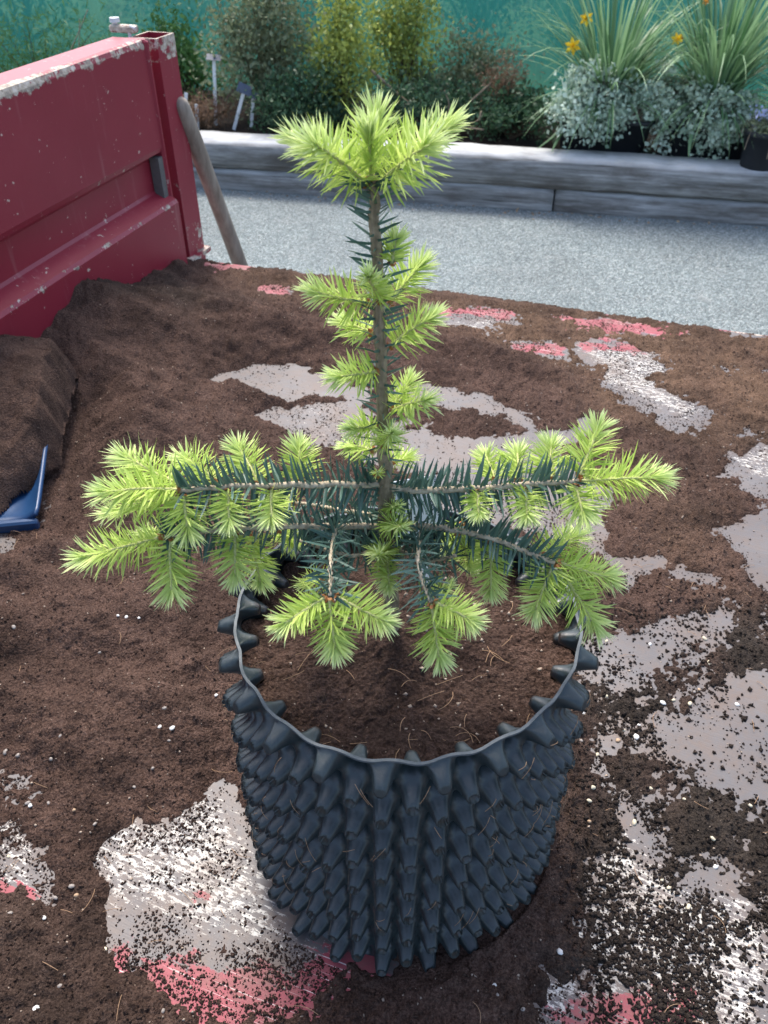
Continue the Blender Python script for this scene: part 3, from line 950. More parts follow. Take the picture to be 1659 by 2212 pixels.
tag(mk('compost', np.c_[X_.ravel(), Y_.ravel(), zf][used], remap[qa], M['compost'], None, True, {'black': blk.ravel()[used], 'dry': dry.ravel()[used]}),
    'reddish brown peaty compost spread and heaped over the trailer bed', 'compost', kind='stuff')


def crumbs(P, size, flat=.7):
    """many small irregular lumps as one vertex/face array"""
    n = len(P)
    base = np.array([(1, 0, 0), (0, 1, 0), (-1, 0, 0), (0, -1, 0), (0, 0, 1), (0, 0, -1)], float)
    jit = 1 + RNG.normal(0, .28, (n, 6, 1))
    a = RNG.random(n) * 6.283
    ca, sa = np.cos(a)[:, None], np.sin(a)[:, None]
    B = base[None] * jit + RNG.normal(0, .22, (n, 6, 3))
    Q = np.stack([B[..., 0] * ca - B[..., 1] * sa, B[..., 0] * sa + B[..., 1] * ca, B[..., 2] * flat], -1) * np.asarray(size).reshape(-1, 1, 1)
    V = (Q + P[:, None, :]).reshape(-1, 3)
    f = np.array([(0, 1, 4), (1, 2, 4), (2, 3, 4), (3, 0, 4), (1, 0, 5), (2, 1, 5), (3, 2, 5), (0, 3, 5)])
    Fc = (f[None] + (np.arange(n) * 6)[:, None, None]).reshape(-1, 3)
    return V, Fc


# loose crumbs on the swept plate and over the compost
nC = 700000
cx_ = RNG.uniform(-.80, .75, nC); cy_ = -.26 + 1.7 * RNG.random(nC) ** 2.0
hz = compost_height(cx_, cy_, False)
s_ = -((cx_ - CORNER[0]) * DW[0] + (cy_ - CORNER[1]) * DW[1]); n_ = (cx_ - CORNER[0]) * DE[0] + (cy_ - CORNER[1]) * DE[1]
clump = vnoise(cx_, cy_, .05, 51) + .6 * vnoise(cx_, cy_, .02, 52)
pk = np.where(hz > 0, .14, np.clip(.62 + .9 * clump, .10, 1) * np.minimum(1, 1.5 * np.exp((hz + .0003) / .0011)))
ok = (s_ > .02) & (n_ > .04) & (np.hypot(cx_, cy_) > .155) & (RNG.random(nC) < pk)
cx_, cy_, hz = cx_[ok], cy_[ok], hz[ok]
size = .00055 + .0013 * RNG.random(len(cx_)) ** 3.2
dk = (cx_ > .15) & (cy_ < .36)
size = np.where(dk, size * 1.30 + .0016 * RNG.random(len(cx_)) ** 5, size)
cz_ = np.maximum(compost_height(cx_, cy_), 0.0) + size * .35
V, Fc = crumbs(np.c_[cx_, cy_, cz_], size)
bk = np.where((cx_ > .17) & (cy_ < .30), .9, .25); bk = np.repeat(bk, 6)
tag(mk('compost_crumbs', V, Fc, M['compost'], None, False, {'black': bk, 'dry': np.zeros(len(V))}),
    'loose dark compost crumbs scattered on the bare plate and compost', 'crumbs', kind='stuff')
# fine grit of pale stones, too small to tell apart
nG = 2600
gx_ = RNG.uniform(-.85, .75, nG); gy_ = -.28 + 1.6 * RNG.random(nG) ** 1.4
s_ = -((gx_ - CORNER[0]) * DW[0] + (gy_ - CORNER[1]) * DW[1]); n_ = (gx_ - CORNER[0]) * DE[0] + (gy_ - CORNER[1]) * DE[1]
ok = (s_ > .03) & (n_ > .06) & (np.hypot(gx_, gy_) > .16)
gx_, gy_ = gx_[ok], gy_[ok]
gz_ = np.maximum(compost_height(gx_, gy_), 0)
size = .0008 + .0011 * RNG.random(len(gx_)) ** 2
V, Fc = crumbs(np.c_[gx_, gy_, gz_ + size * .3], size)
tag(mk('grit', V, Fc, M['pebble'], None, False), 'fine pale grit mixed through the compost on the trailer', 'grit', kind='stuff')


# pebbles one can point at
def pebble_mesh(seed):
    rg = np.random.default_rng(seed)
    mb = MB(); rings = []
    for i in range(6):
        ph = -math.pi / 2 + math.pi * (i + .5) / 6
        rings.append([np.array([math.cos(ph) * math.cos(a), math.cos(ph) * math.sin(a), math.sin(ph)]) for a in np.linspace(0, 2 * math.pi, 9)[:-1]])
    sc_ = rg.uniform(.75, 1.15, 3) * np.array([1.15, .85, .62])
    rings = [[p * sc_ * (1 + rg.normal(0, .09)) for p in r] for r in rings]
    mb.loft(rings)
    me = bpy.data.meshes.new('pebble'); me.from_pydata(mb.v, [], mb.f); me.update()
    me.materials.append(PEB[seed % 4])
    me.polygons.foreach_set('use_smooth', np.ones(len(me.polygons), dtype=bool))
    return me


PEB = [simple('pebble_cream', (0.50, 0.45, 0.33), .55, .3, .25, 300), simple('pebble_white', (0.58, 0.58, 0.56), .5, .3, .12, 300),
       simple('pebble_grey', (0.24, 0.215, 0.195), .6, .3, .3, 300), simple('pebble_tan', (0.36, 0.25, 0.16), .6, .3, .3, 300)]
PM = [pebble_mesh(i) for i in range(8)]
spots = [(1432, 1518, 5, 1), (1455, 1513, 3.2, 0), (1310, 1505, 3.4, 0), (1404, 1392, 3.2, 1), (1310, 1385, 3.4, 0), (1522, 1380, 4.2, 0), (1500, 1495, 3.5, 2),
         (1510, 1490, 3, 3), (1532, 1432, 4.6, 0), (1538, 1437, 3.4, 0), (1592, 1522, 3.8, 1), (1374, 1592, 5.5, 1), (1262, 1540, 5.0, 1), (1297, 1565, 3.4, 2),
         (1380, 1566, 2.6, 1), (1347, 1578, 2.8, 0), (1490, 1520, 4.5, 0), (1335, 1600, 4.2, 3), (1290, 1630, 3.6, 0), (1255, 1600, 3.4, 2), (1240, 1590, 3.2, 2),
         (1279, 1702, 4.4, 0), (1405, 1703, 3.8, 0), (1480, 1728, 3.4, 0), (1273, 1730, 3.6, 0), (1370, 1777, 4.2, 0), (1273, 1775, 3.4, 3), (1540, 1812, 3.4, 0),
         (1545, 1872, 4.0, 1), (1430, 1900, 3.6, 0), (1445, 1918, 3.8, 0), (1487, 1960, 4.2, 0), (1210, 2056, 4.4, 1), (1068, 2132, 4.0, 1), (1075, 2150, 3.0, 2), (1428, 1960, 3.2, 3),
         (78, 2182, 5.0, 1), (95, 1983, 3.4, 1), (228, 2050, 3.0, 0), (155, 1915, 4.0, 2), (165, 1935, 4.0, 3), (20, 1975, 4.2, 2), (130, 2130, 3.6, 2), (120, 1940, 3.2, 2),
         (372, 1573, 4.2, 1), (355, 1530, 3.6, 2), (345, 1570, 3.2, 1), (365, 1600, 2.6, 2), (325, 1500, 3.0, 2), (180, 1470, 3.0, 1), (215, 1410, 3.0, 2), (273, 1333, 3.2, 1),
         (467, 1502, 2.8, 1), (255, 1330, 2.6, 1), (170, 1515, 2.6, 1), (130, 1590, 2.6, 2), (110, 1640, 3.4, 2), (12, 1625, 4.6, 2), (40, 1632, 4.6, 2), (60, 1735, 4.0, 2),
         (66, 1740, 3.4, 1), (105, 1735, 3.0, 2), (160, 1750, 3.2, 3), (205, 1780, 3.2, 2), (330, 1660, 3.0, 2), (290, 1700, 3.0, 2), (110, 1640, 3.0, 2), (30, 1355, 4.2, 2),
         (300, 1335, 2.6, 1), (352, 2185, 3.0, 2), (18, 1850, 3.0, 0), (1620, 1740, 3.2, 0), (1500, 2010, 3.2, 2), (1600, 1905, 3.0, 2), (1130, 2180, 3.2, 2)]
for i, (ix, iy, mm, kd) in enumerate(spots):
    p = onz(ix, iy, .006)
    z = float(max(compost_height(np.array([p[0]]), np.array([p[1]]))[0], 0))
    p = onz(ix, iy, z)
    me = PM[(kd + 4 * (i % 2)) % 8]
    ob = bpy.data.objects.new('pebble', me); COL.objects.link(ob)
    r = mm * .00072
    ob.scale = (r, r, r); ob.location = (p[0], p[1], z + r * .12)
    ob.rotation_euler = (random.uniform(-.3, .3), random.uniform(-.3, .3), random.uniform(0, 6.28))
    nm = ['cream', 'white', 'grey', 'tan'][kd]
    where = 'among the dark crumbs beside the pot' if p[0] > .10 else ('in brown compost near the scraped red patch' if p[1] < .0 else 'in brown compost between the pot and shovel')
    tag(ob, f'small {nm} pebble lying {where}', 'pebble', f'{nm} pebbles {where}')

# fibres
mb = MB()
for i in range(170):
    x = random.uniform(-.55, .5); y = random.uniform(-.26, .55)
    if math.hypot(x, y) < .17: continue
    z = float(max(compost_height(np.array([x]), np.array([y]))[0], 0)) + .0015
    a = random.uniform(0, 6.28); L = random.uniform(.008, .026); k = random.uniform(-70, 70)
    pts = []
    q = np.array([x, y, z])
    for j in range(6):
        pts.append(q.copy() + UP * .0015 * math.sin(j * .63))
        a += k * L / 5; q = q + np.array([math.cos(a), math.sin(a), 0]) * L / 5
    mb.tube(pts, .00028, 4, cap=False)
tag(mb.build('root_fibres', M['fibre']), 'thin pale root fibres lying on the compost', 'fibres', kind='stuff')

# ------------------------------------------------------------------ blue shovel full of compost
sh = root('shovel', (SHC[0], SHC[1], 0.0), 'blue plastic shovel heaped with dark compost beside the side board', 'shovel')
A0 = onz(82, 1122, 0.014); B0 = onz(135, 800, 0.07)        # near corner of the blade and the far end of its raised side
dirs = B0 - A0; dirs[2] = 0; SLEN = np.linalg.norm(dirs); dirs /= SLEN
perp = np.array([-dirs[1], dirs[0], 0])                     # towards the left
WID = 0.30


def sp_(u, v, z): return A0 * np.array([1, 1, 0]) + dirs * u + perp * v + UP * z


nu, nv = 20, 20
vs = []
def tray(u, v):
    t = u / SLEN
    e = min(v, WID - v)
    side = max(0, 1 - e / .028)
    return 0.006 + .022 * t + (0.012 + .042 * min(1, t * 1.6)) * side ** 1.6 + .006 * max(0, 1 - u / .02)
for i in range(nu + 1):
    for j in range(nv + 1):
        u = SLEN * i / nu; v = WID * (0.5 - 0.5 * math.cos(math.pi * j / nv))
        vs.append(sp_(u, v, tray(u, v)))
fs = [(i * (nv + 1) + j, i * (nv + 1) + j + 1, (i + 1) * (nv + 1) + j + 1, (i + 1) * (nv + 1) + j) for i in range(nu) for j in range(nv)]
bl = mk('blade', vs, fs, M['blue'], sh, True)
mo = bl.modifiers.new('thick', 'SOLIDIFY'); mo.thickness = .006; mo.offset = 0
mb = MB()
mb.box(sp_(-.003, WID / 2, .008), perp * (WID / 2), dirs * .006, UP * .009, bev=.003)
mb.build('lip', M['blue'], sh)
mb = MB()
mb.tube([sp_(SLEN - .03, WID / 2, .07), sp_(SLEN + .04, WID / 2 + .02, .11), sp_(SLEN + .08, WID / 2 + .05, .14)], [.024, .022, .019], 12)
mb.build('socket', M['blue'], sh, True)
mb = MB(); mb.tube(spline([sp_(SLEN + .06, WID / 2 + .035, .13), sp_(SLEN + .35, WID / 2 + .30, .30), sp_(SLEN + .60, WID / 2 + .72, .50)], 10), .016, 10)
mb.build('handle', M['pole'], sh, True)
# its load
nu, nv = 150, 110
U_, V_ = np.meshgrid(np.linspace(.02, SLEN + .07, nu), -.016 + (WID + .016) * np.linspace(0, 1, nv) ** 1.6, indexing='ij')
W_ = A0[:2][:, None, None] + dirs[:2][:, None, None] * U_ + perp[:2][:, None, None] * V_
T_ = U_ / SLEN
lim = np.clip((U_ - .012 - np.clip(.062 - V_, 0, .075) * 1.45 + .014 * vnoise(W_[0], W_[1], .03, 64)) / .055, 0, 1)   # bare corner at the near right
crown = .034 + .022 * T_ + .066 * np.clip(T_ * 1.55, 0, 1) + .020 * np.sin(np.clip(V_ / WID, 0, 1) * math.pi) * T_
face = np.clip((V_ + .016 + .004 * vnoise(W_[0], W_[1], .015, 65)) / .022, 0.05, 1) ** .6
zz = .004 + .022 * T_ + (crown - .022 * T_) * lim ** .55 * face
zz = zz * np.clip((SLEN + .07 - U_) / .06, 0.1, 1) ** .5
zz = zz + .007 * vnoise(W_[0], W_[1], .045, 60) * lim + .006 * vnoise(W_[0], W_[1], .02, 61) + .0022 * vnoise(W_[0], W_[1], .009, 62) + .0014 * vnoise(W_[0], W_[1], .0045, 63)
idx = np.arange(nu * nv).reshape(nu, nv)
qa = np.stack([idx[:-1, :-1], idx[1:, :-1], idx[1:, 1:], idx[:-1, 1:]], -1).reshape(-1, 4)
qa = qa[(lim.ravel()[qa].min(1) > 0)]
tag(mk('shovel_compost', np.c_[W_[0].ravel(), W_[1].ravel(), zz.ravel()], qa[:, ::-1], M['compost'], None, True, {'black': np.full(nu * nv, .12), 'dry': np.zeros(nu * nv)}),
    'dark compost heaped in the blue shovel', 'compost', kind='stuff')

# ------------------------------------------------------------------ wooden pole leaning on the corner post
P0 = ony(385, 212, CORNER[1] + .030); P1 = ony(514, 566, CORNER[1] + .20)
dirp = (P1 - P0) / np.linalg.norm(P1 - P0)
P2 = P0 + dirp * ((ZG - P0[2]) / dirp[2])
pr = MB()
Lp = np.linalg.norm(P2 - P0)
ts = [0, .004, .012, .022] + list(np.linspace(.05, Lp, 14))
rd = [.004, .012, .017, .019] + [.0192 + .0022 * (t / Lp) + .0005 * math.sin(t * 14) for t in ts[4:]]
pr.tube([P0 + dirp * t + np.array([.003 * math.sin(t * 3), 0, 0]) for t in ts], rd, 14)
tag(pr.build('wooden_pole', M['pole'], None, True), 'old round wooden tool handle leaning on the red corner post', 'pole')

# ================================================================== POT
pot = root('plant_pot', (0, 0, 0), 'blue-black air-pruning plant pot covered with moulded cones', 'plant pot')
NC = 44; PIT = 0.0405; Z0 = POT_H - 0.0108
na, nz = NC * 18, 250
ang = np.arange(na) / na * 2 * math.pi
zz = np.linspace(0.0, POT_H, nz)
A_, Z_ = np.meshgrid(ang, zz, indexing='ij')
colf = (np.degrees(A_) + 97.4) / (360 / NC)
wob = .10 * vnoise(np.round(colf), np.round((Z0 - Z_) / (PIT / 2)), 1.0, 71)
rowf = (Z0 - Z_) / (PIT / 2)
s = np.cos(math.pi * colf) * np.cos(math.pi * rowf)
r = np.arccos(np.clip(np.abs(s), 0, 1)) / (math.pi / 2)
h = np.clip((1 - r) / (1 - .41), 0, 1) ** 1.25
h = np.where(r < .41, 1.0, h)
h = h * h * (3 - 2 * h) * .45 + h * .55
rownum = np.round(rowf)
pit = (r < .29) & (s > 0) & (rownum >= 1)
disp = np.where(s >= 0, .0165 * h, -.0150 * h) * (1 + wob * .6)
disp = disp + np.where(s > 0, 0.30 * (rowf - rownum) * PIT / 2 * np.clip((.62 - r) / .14, 0, 1), 0)   # cut ends face slightly upwards
disp = np.where(pit, disp - .009, disp)
# cones droop a little at their tips
RR = POT_R + disp + .0015 * np.sin(3 * A_ + 1) + .001 * vnoise(A_ * .3, Z_, .05, 72)
ZZ = Z_ - np.where(s > 0, .0010 * h, .0) * np.clip(Z_ / .02, 0, 1) + np.where(Z_ > POT_H - .004, .0016 * np.sin(NC / 2 * (A_ + R_(97.4))), 0)
V = np.c_[(RR * np.cos(A_)).ravel(), (RR * np.sin(A_)).ravel(), ZZ.ravel()]
idx = np.arange(na * nz).reshape(na, nz); nxt = np.roll(idx, -1, 0)
qa = np.stack([idx[:, :-1], nxt[:, :-1], nxt[:, 1:], idx[:, 1:]], -1).reshape(-1, 4)
pitv = np.where(s < 0, .75 * h, 0) + np.where(pit, 2.4, 0) + np.clip(.18 - np.abs(np.abs(s) - .08), 0, .2)
mk('wall', V, qa, M['pot'], pot, True, {'pit': pitv.ravel(), 'hole': np.where(pit, 1.0, 0.0).ravel()})
# cut rim: a thin ribbon following the wavy edge
mb = MB()
rp = V.reshape(na, nz, 3)[:, -1]
rings = []
for i in range(na + 1):
    p = rp[i % na]; d = np.array([p[0], p[1], 0]); d /= np.linalg.norm(d)
    rings.append([p - d * .0011 - UP * .001, p + d * .0011 - UP * .001, p + d * .0011 + UP * .0008, p - d * .0011 + UP * .0008])
mb.loft(rings, cap=False)
mb.build('rim', M['rim'], pot)
# disc base
mb = MB(); q = [(.13 * math.cos(a), .13 * math.sin(a)) for a in np.linspace(0, 2 * math.pi, 45)[:-1]]
mb.loft([[(x, y, .006) for x, y in q], [(x, y, .010) for x, y in q]])
mb.build('base', M['blackpot'], pot)
# potting compost inside
nr_, nt_ = 110, 528
Rr, Tt = np.meshgrid(np.linspace(0, 1, nr_), np.arange(nt_) / nt_ * 2 * math.pi, indexing='ij')
zi = int((POT_H - .036) / POT_H * (nz - 1))
edge_r = np.minimum(RR[:, zi - 2:zi + 12].min(1), POT_R + .006) - .0006
Rr = Rr * np.interp(Tt, ang, edge_r, period=2 * math.pi)
X_, Y_ = Rr * np.cos(Tt), Rr * np.sin(Tt)
STEM = onz(850, 1376, POT_H - .03)
Zs = POT_H - .033 + .014 * np.exp(-((X_ - STEM[0]) ** 2 + (Y_ - STEM[1] + .012) ** 2) / .035 ** 2) + .004 * vnoise(X_, Y_, .05, 81) + .0025 * vnoise(X_, Y_, .02, 82)
Zs = Zs - .004 * np.exp(-((X_ - .0) ** 2 + (Y_ + .055) ** 2) / .03 ** 2)
Zs = Zs + .0014 * vnoise(X_, Y_, .008, 83) + .0016 * vnoise(X_, Y_, .0048, 84) + .001 * vnoise(X_, Y_, .0027, 85)
idx = np.arange(nr_ * nt_).reshape(nr_, nt_); nxt = np.roll(idx, -1, 1)
qa = np.stack([idx[:-1], idx[1:], nxt[1:], nxt[:-1]], -1).reshape(-1, 4)
tag(mk('potting_compost', np.c_[X_.ravel(), Y_.ravel(), Zs.ravel()], qa, M['compost'], None, True, {'black': np.zeros(X_.size), 'dry': np.zeros(X_.size)}),
    'reddish brown compost filling the black pot around the sapling', 'compost', kind='stuff')
mb = MB()
for i in range(46):
    rr, tt = .122 * math.sqrt(random.random()), random.uniform(0, 6.28)
    q = np.array([rr * math.cos(tt), rr * math.sin(tt), POT_H - .031 + .014 * math.exp(-rr * rr / .0012)])
    a = random.uniform(0, 6.28); L = random.uniform(.008, .026); k = random.uniform(-90, 90); pts = []
    for j in range(6):
        pts.append(q.copy() + UP * (.002 * math.sin(j * .63))); a += k * L / 5
        q = q + np.array([math.cos(a), math.sin(a), 0]) * L / 5
    mb.tube(pts, .00028, 4, cap=False)
# hairs caught on the cones
for i in range(80):
    tt = R_(random.uniform(-170, -10)); z = random.choice([.30, .27, .25, .22, .20, .17, .14, .11, .08]) - random.uniform(0, .01)
    q = np.array([.151 * math.cos(tt), .151 * math.sin(tt), z]); pts = []
    dv = np.array([-math.sin(tt), math.cos(tt), 0]) * random.choice([-1, 1])
    L = random.uniform(.005, .014); b_ = random.uniform(-1.5, .6)
    for j in range(5):
        t = j / 4
        pts.append(q + dv * L * t * .7 + UP * L * (b_ * t - .8 * t * t) + np.array([math.cos(tt), math.sin(tt), 0]) * .002 * math.sin(t * 3.1))
    mb.tube(pts, .00025, 4, cap=False)
tag(mb.build('pot_fibres', M['fibre']), 'fine root hairs on the potting compost and pot cones', 'fibres', kind='stuff')
# grit on the potting compost
n = 150
rr = .118 * np.sqrt(RNG.random(n)); tt = RNG.random(n) * 6.283
size = .0008 + .0013 * RNG.random(n) ** 2
V, Fc = crumbs(np.c_[rr * np.cos(tt), rr * np.sin(tt), POT_H - .032 + .014 * np.exp(-rr ** 2 / .0012) + size * .2], size)
tag(mk('pot_grit', V, Fc, M['pebble']), 'fine pale grit on the compost inside the pot', 'grit', kind='stuff')

# ================================================================== SAPLING
SY = float(STEM[1])


def tp(x, y, dy=0.0): return ony(x, y, SY + dy)


tree = root('conifer_sapling', (STEM[0], STEM[1], POT_H - .03), 'spiny young conifer with dark needles and lime green new shoots', 'sapling')


def needles(P, D, side, L, W, curve, name, mat, parent, apex=None):
    """P roots, D directions, side = blade width direction; one mesh"""
    n = len(P)
    P, D, S = np.asarray(P), np.asarray(D), np.asarray(side)
    D = D / np.linalg.norm(D, axis=1, keepdims=True)
    S = S - D * (S * D).sum(1, keepdims=True); S = S / (np.linalg.norm(S, axis=1, keepdims=True) + 1e-9)
    N = np.cross(D, S)
    L = np.asarray(L)[:, None]; W = np.asarray(W)[:, None]; C = np.asarray(curve)[:, None]
    vs, al = [], []
    for t, w_ in ((0.0, .45), (.14, .95), (.45, 1.0), (.78, .72)):
        c = P + D * L * t + N * C * L * t * t
        vs += [c + S * W * w_ / 2, c - N * W * .16 * w_, c - S * W * w_ / 2]; al += [t] * 3
    vs.append(P + D * L + N * C * L); al.append(1.0)
    V = np.stack(vs, 1).reshape(-1, 3)
    f = []
    for k in range(3):
        a = k * 3
        f += [(a, a + 1, a + 4), (a, a + 4, a + 3), (a + 1, a + 2, a + 5), (a + 1, a + 5, a + 4)]
    f += [(9, 10, 12), (10, 11, 12)]
    f = np.array(f)
    Fc = (f[None] + (np.arange(n) * 13)[:, None, None]).reshape(-1, 3)
    o = mk(name, V, Fc, mat, parent, True, {'along': np.tile(al, n), 'rnd': np.repeat(RNG.random(n), 13), 'apex': np.repeat(apex if apex is not None else np.zeros(n), 13)})
    o['kind'] = 'stuff'
    return o


def frame_along(pts):
    pts = np.asarray(pts); T = np.gradient(pts, axis=0); T /= np.linalg.norm(T, axis=1, keepdims=True)
    return pts, T


def sample(pts, T, t):
    q = np.asarray(t) * (len(pts) - 1); i = np.clip(q.astype(int), 0, len(pts) - 2); f = (q - i)[:, None]
    return pts[i] * (1 - f) + pts[i + 1] * f, T[i] * (1 - f) + T[i + 1] * f


def side_vectors(T, a):
    up = np.tile(UP, (len(T), 1)); par = np.abs(T[:, 2]) > .93
    up[par] = np.array([0, 1., 0])
    E = np.cross(T, up); E /= np.linalg.norm(E, axis=1, keepdims=True); G = np.cross(E, T)
    return E * np.cos(a)[:, None] + G * np.sin(a)[:, None]


def shoot(base, tip, n=None, nl=.0215, tight=1.0, bend=.0, flat=.80):
    """a fresh lime shoot: axis, needles all round, papery bud scales at its foot"""
    base, tip = np.asarray(base), np.asarray(tip)
    ax = tip - base; L = np.linalg.norm(ax); d = ax / L
    tipax = base + d * max(L - nl * .42, L * .55)
    mid = (base + tipax) / 2 + UP * bend * L
    pts, T = frame_along(spline([base, mid, tipax], 12))
    La = np.linalg.norm(tipax - base)
    mb = MB(); mb.tube(list(pts), [.0013 - .0005 * i / 11 for i in range(12)], 7)
    sh_ = mb.build('shoot', M['shoot'], tree, True)
    sh_['_o'] = tree['_o']
    n0 = n or int(36 + La * 2300)
    nx_ = 0 if n else 26                                    # extra crowd of short needles round the growing tip
    n = n0 + nx_
    k = np.arange(n)
    t = np.clip(.05 + .95 * (k + .5) / n, 0, 1) ** .92
    t = np.where(k >= n0, .86 + .14 * RNG.random(n), np.clip(.05 + .95 * (k + .5) / n0, 0, 1) ** .95)
    P, TT = sample(pts, T, t)
    a = k * 2.39996 + RNG.normal(0, .25, n)
    # needles gather a little towards the two sides
    a = a + flat * np.sin(2 * a) * -.5
    Rv = side_vectors(TT, a)
    lean = np.radians(np.interp(t, [0, .2, .65, .88, 1], [84, 72, 60, 42, 12]) * tight + RNG.normal(0, 9, n))
    lean = np.where(k >= n0, np.radians(RNG.uniform(4, 58, n) * tight), lean)
    D = TT * np.cos(lean)[:, None] + Rv * np.sin(lean)[:, None]
    D[:, 2] += .06
    Ln = nl * np.interp(t, [0, .15, .6, .9, 1], [.66, .95, 1.0, .84, .68]) * (1 + RNG.normal(0, .13, n))
    sd_ = TT + .35 * np.cross(TT, D) + RNG.normal(0, .30, (n, 3))
    needles(P, D, sd_, Ln, np.full(n, .00122) * (1 + RNG.normal(0, .12, n)), RNG.normal(-.10, .11, n), 'needles', M['young'], sh_, np.clip((t - .55) / .45, 0, 1))
    mb = MB()
    for j in range(7):
        aa = np.array([j * .9 + random.random()]); rv = side_vectors(T[:1], aa)[0]; sv = np.cross(T[0], rv)
        ln = random.uniform(.0022, .0042); b0 = base + T[0] * random.uniform(-.0012, .001) + rv * .0014
        tp_ = b0 + T[0] * ln * .6 + rv * ln * .65
        mb.add([b0 - sv * .0013, b0 + sv * .0013, b0 + T[0] * ln * .45 + rv * .0012 + sv * .0012, tp_, b0 + T[0] * ln * .45 + rv * .0012 - sv * .0012], [(0, 1, 2, 3, 4)])
    mb.build('bud_scales', M['bud'], sh_)
    return sh_


def old_needles(pts, T, n, nl, lean_deg, parent, t0=.03, t1=.98, ranks=.0, w=.0019):
    k = np.arange(n)
    t = t0 + (t1 - t0) * (k + .5) / n
    P, TT = sample(pts, T, t)
    a = k * 2.39996 + RNG.normal(0, .3, n)
    Rv = side_vectors(TT, a)
    if ranks:
        Rv[:, 2] *= 1 + ranks; Rv /= np.linalg.norm(Rv, axis=1, keepdims=True)
    lean = np.radians(lean_deg + RNG.normal(0, 6, n))
    D = TT * np.cos(lean)[:, None] + Rv * np.sin(lean)[:, None]
    Ln = nl * (1 + RNG.normal(0, .11, n))
    sd_ = TT + RNG.normal(0, .55, (n, 3))
    return needles(P, D, sd_, Ln, w * (1 + RNG.normal(0, .12, n)), RNG.normal(-.08, .09, n), 'needles', M['old'], parent)


# stem
sp0 = [np.array([STEM[0], SY, POT_H - .06]), tp(850, 1376), tp(841, 1250), tp(836, 1140), tp(832, 1045), tp(826, 880), tp(820, 700), tp(815, 560), tp(806, 420), tp(803, 388)]
pts, T = frame_along(spline(sp0, 60))
pts = pts + np.c_[RNG.normal(0, .0004, 60), RNG.normal(0, .0004, 60), np.zeros(60)]
tv = np.linspace(0, 1, 60)
rads = list(np.interp(tv, [0, .12, .3, .42, .5, .75, .95, 1], [.0066, .0062, .0058, .0060, .0042, .0034, .0027, .0036]) * (1 + RNG.normal(0, .03, 60)))
mb = MB(); mb.tube(list(pts), rads, 12)
stem = mb.build('trunk', M['trunk'], tree, True); stem['_o'] = tree['_o']
old_needles(pts, T, 250, .0185, 68, stem, .30, .985, w=.0017)
old_needles(pts, T, 60, .016, 70, stem, .20, .34, w=.0016)


def branch(wp_, rad0, rad1, n, nl=.0220, lean=76, ranks=.9, m_=26):
    pts, T = frame_along(spline(wp_, m_))
    pts = pts + RNG.normal(0, .0003, pts.shape)
    mb = MB(); mb.tube(list(pts), [rad0 + (rad1 - rad0) * i / (m_ - 1) for i in range(m_)], 9)
    b = mb.build('branch', M['branch'], tree, True); b['_o'] = tree['_o']
    old_needles(pts, T, n, nl, lean, b, .05, .99, ranks)
    return b


# main branches, upper pair then lower pair, then those towards us and away
branch([tp(832, 1046), tp(760, 1047, -.006), tp(600, 1048, -.015), tp(480, 1052, -.022), tp(385, 1060, -.026)], .0027, .0017, 235)
branch([tp(836, 1052), tp(920, 1060, -.004), tp(1010, 1056, -.008), tp(1140, 1046, -.012), tp(1250, 1040, -.014)], .0028, .0017, 235)
branch([tp(836, 1138), tp(700, 1137, -.012), tp(560, 1140, -.022), tp(440, 1148, -.030), tp(355, 1160, -.036)], .0026, .0016, 220)
branch([tp(838, 1142), tp(930, 1138, -.012), tp(1030, 1155, -.026), tp(1110, 1180, -.036), tp(1195, 1216, -.044)], .0026, .0016, 215)
branch([tp(725, 1137, -.010), tp(724, 1150, -.022), tp(714, 1210, -.058), tp(715, 1250, -.080), tp(712, 1288, -.096)], .0017, .0013, 115, .0205, 66, .0)
branch([tp(912, 1140, -.010), tp(906, 1165, -.024), tp(903, 1215, -.056), tp(915, 1260, -.078), tp(932, 1300, -.094)], .0017, .0013, 110, .0205, 66, .0)
branch([tp(836, 1120, .004), tp(760, 1105, .035), tp(640, 1085, .075)], .0022, .0014, 70)
branch([tp(838, 1170, -.004), tp(760, 1200, -.020), tp(640, 1165, -.008)], .0017, .0012, 75, .019)
branch([tp(840, 1180, -.004), tp(920, 1210, -.022), tp(985, 1200, -.034)], .0016, .0012, 70, .019)

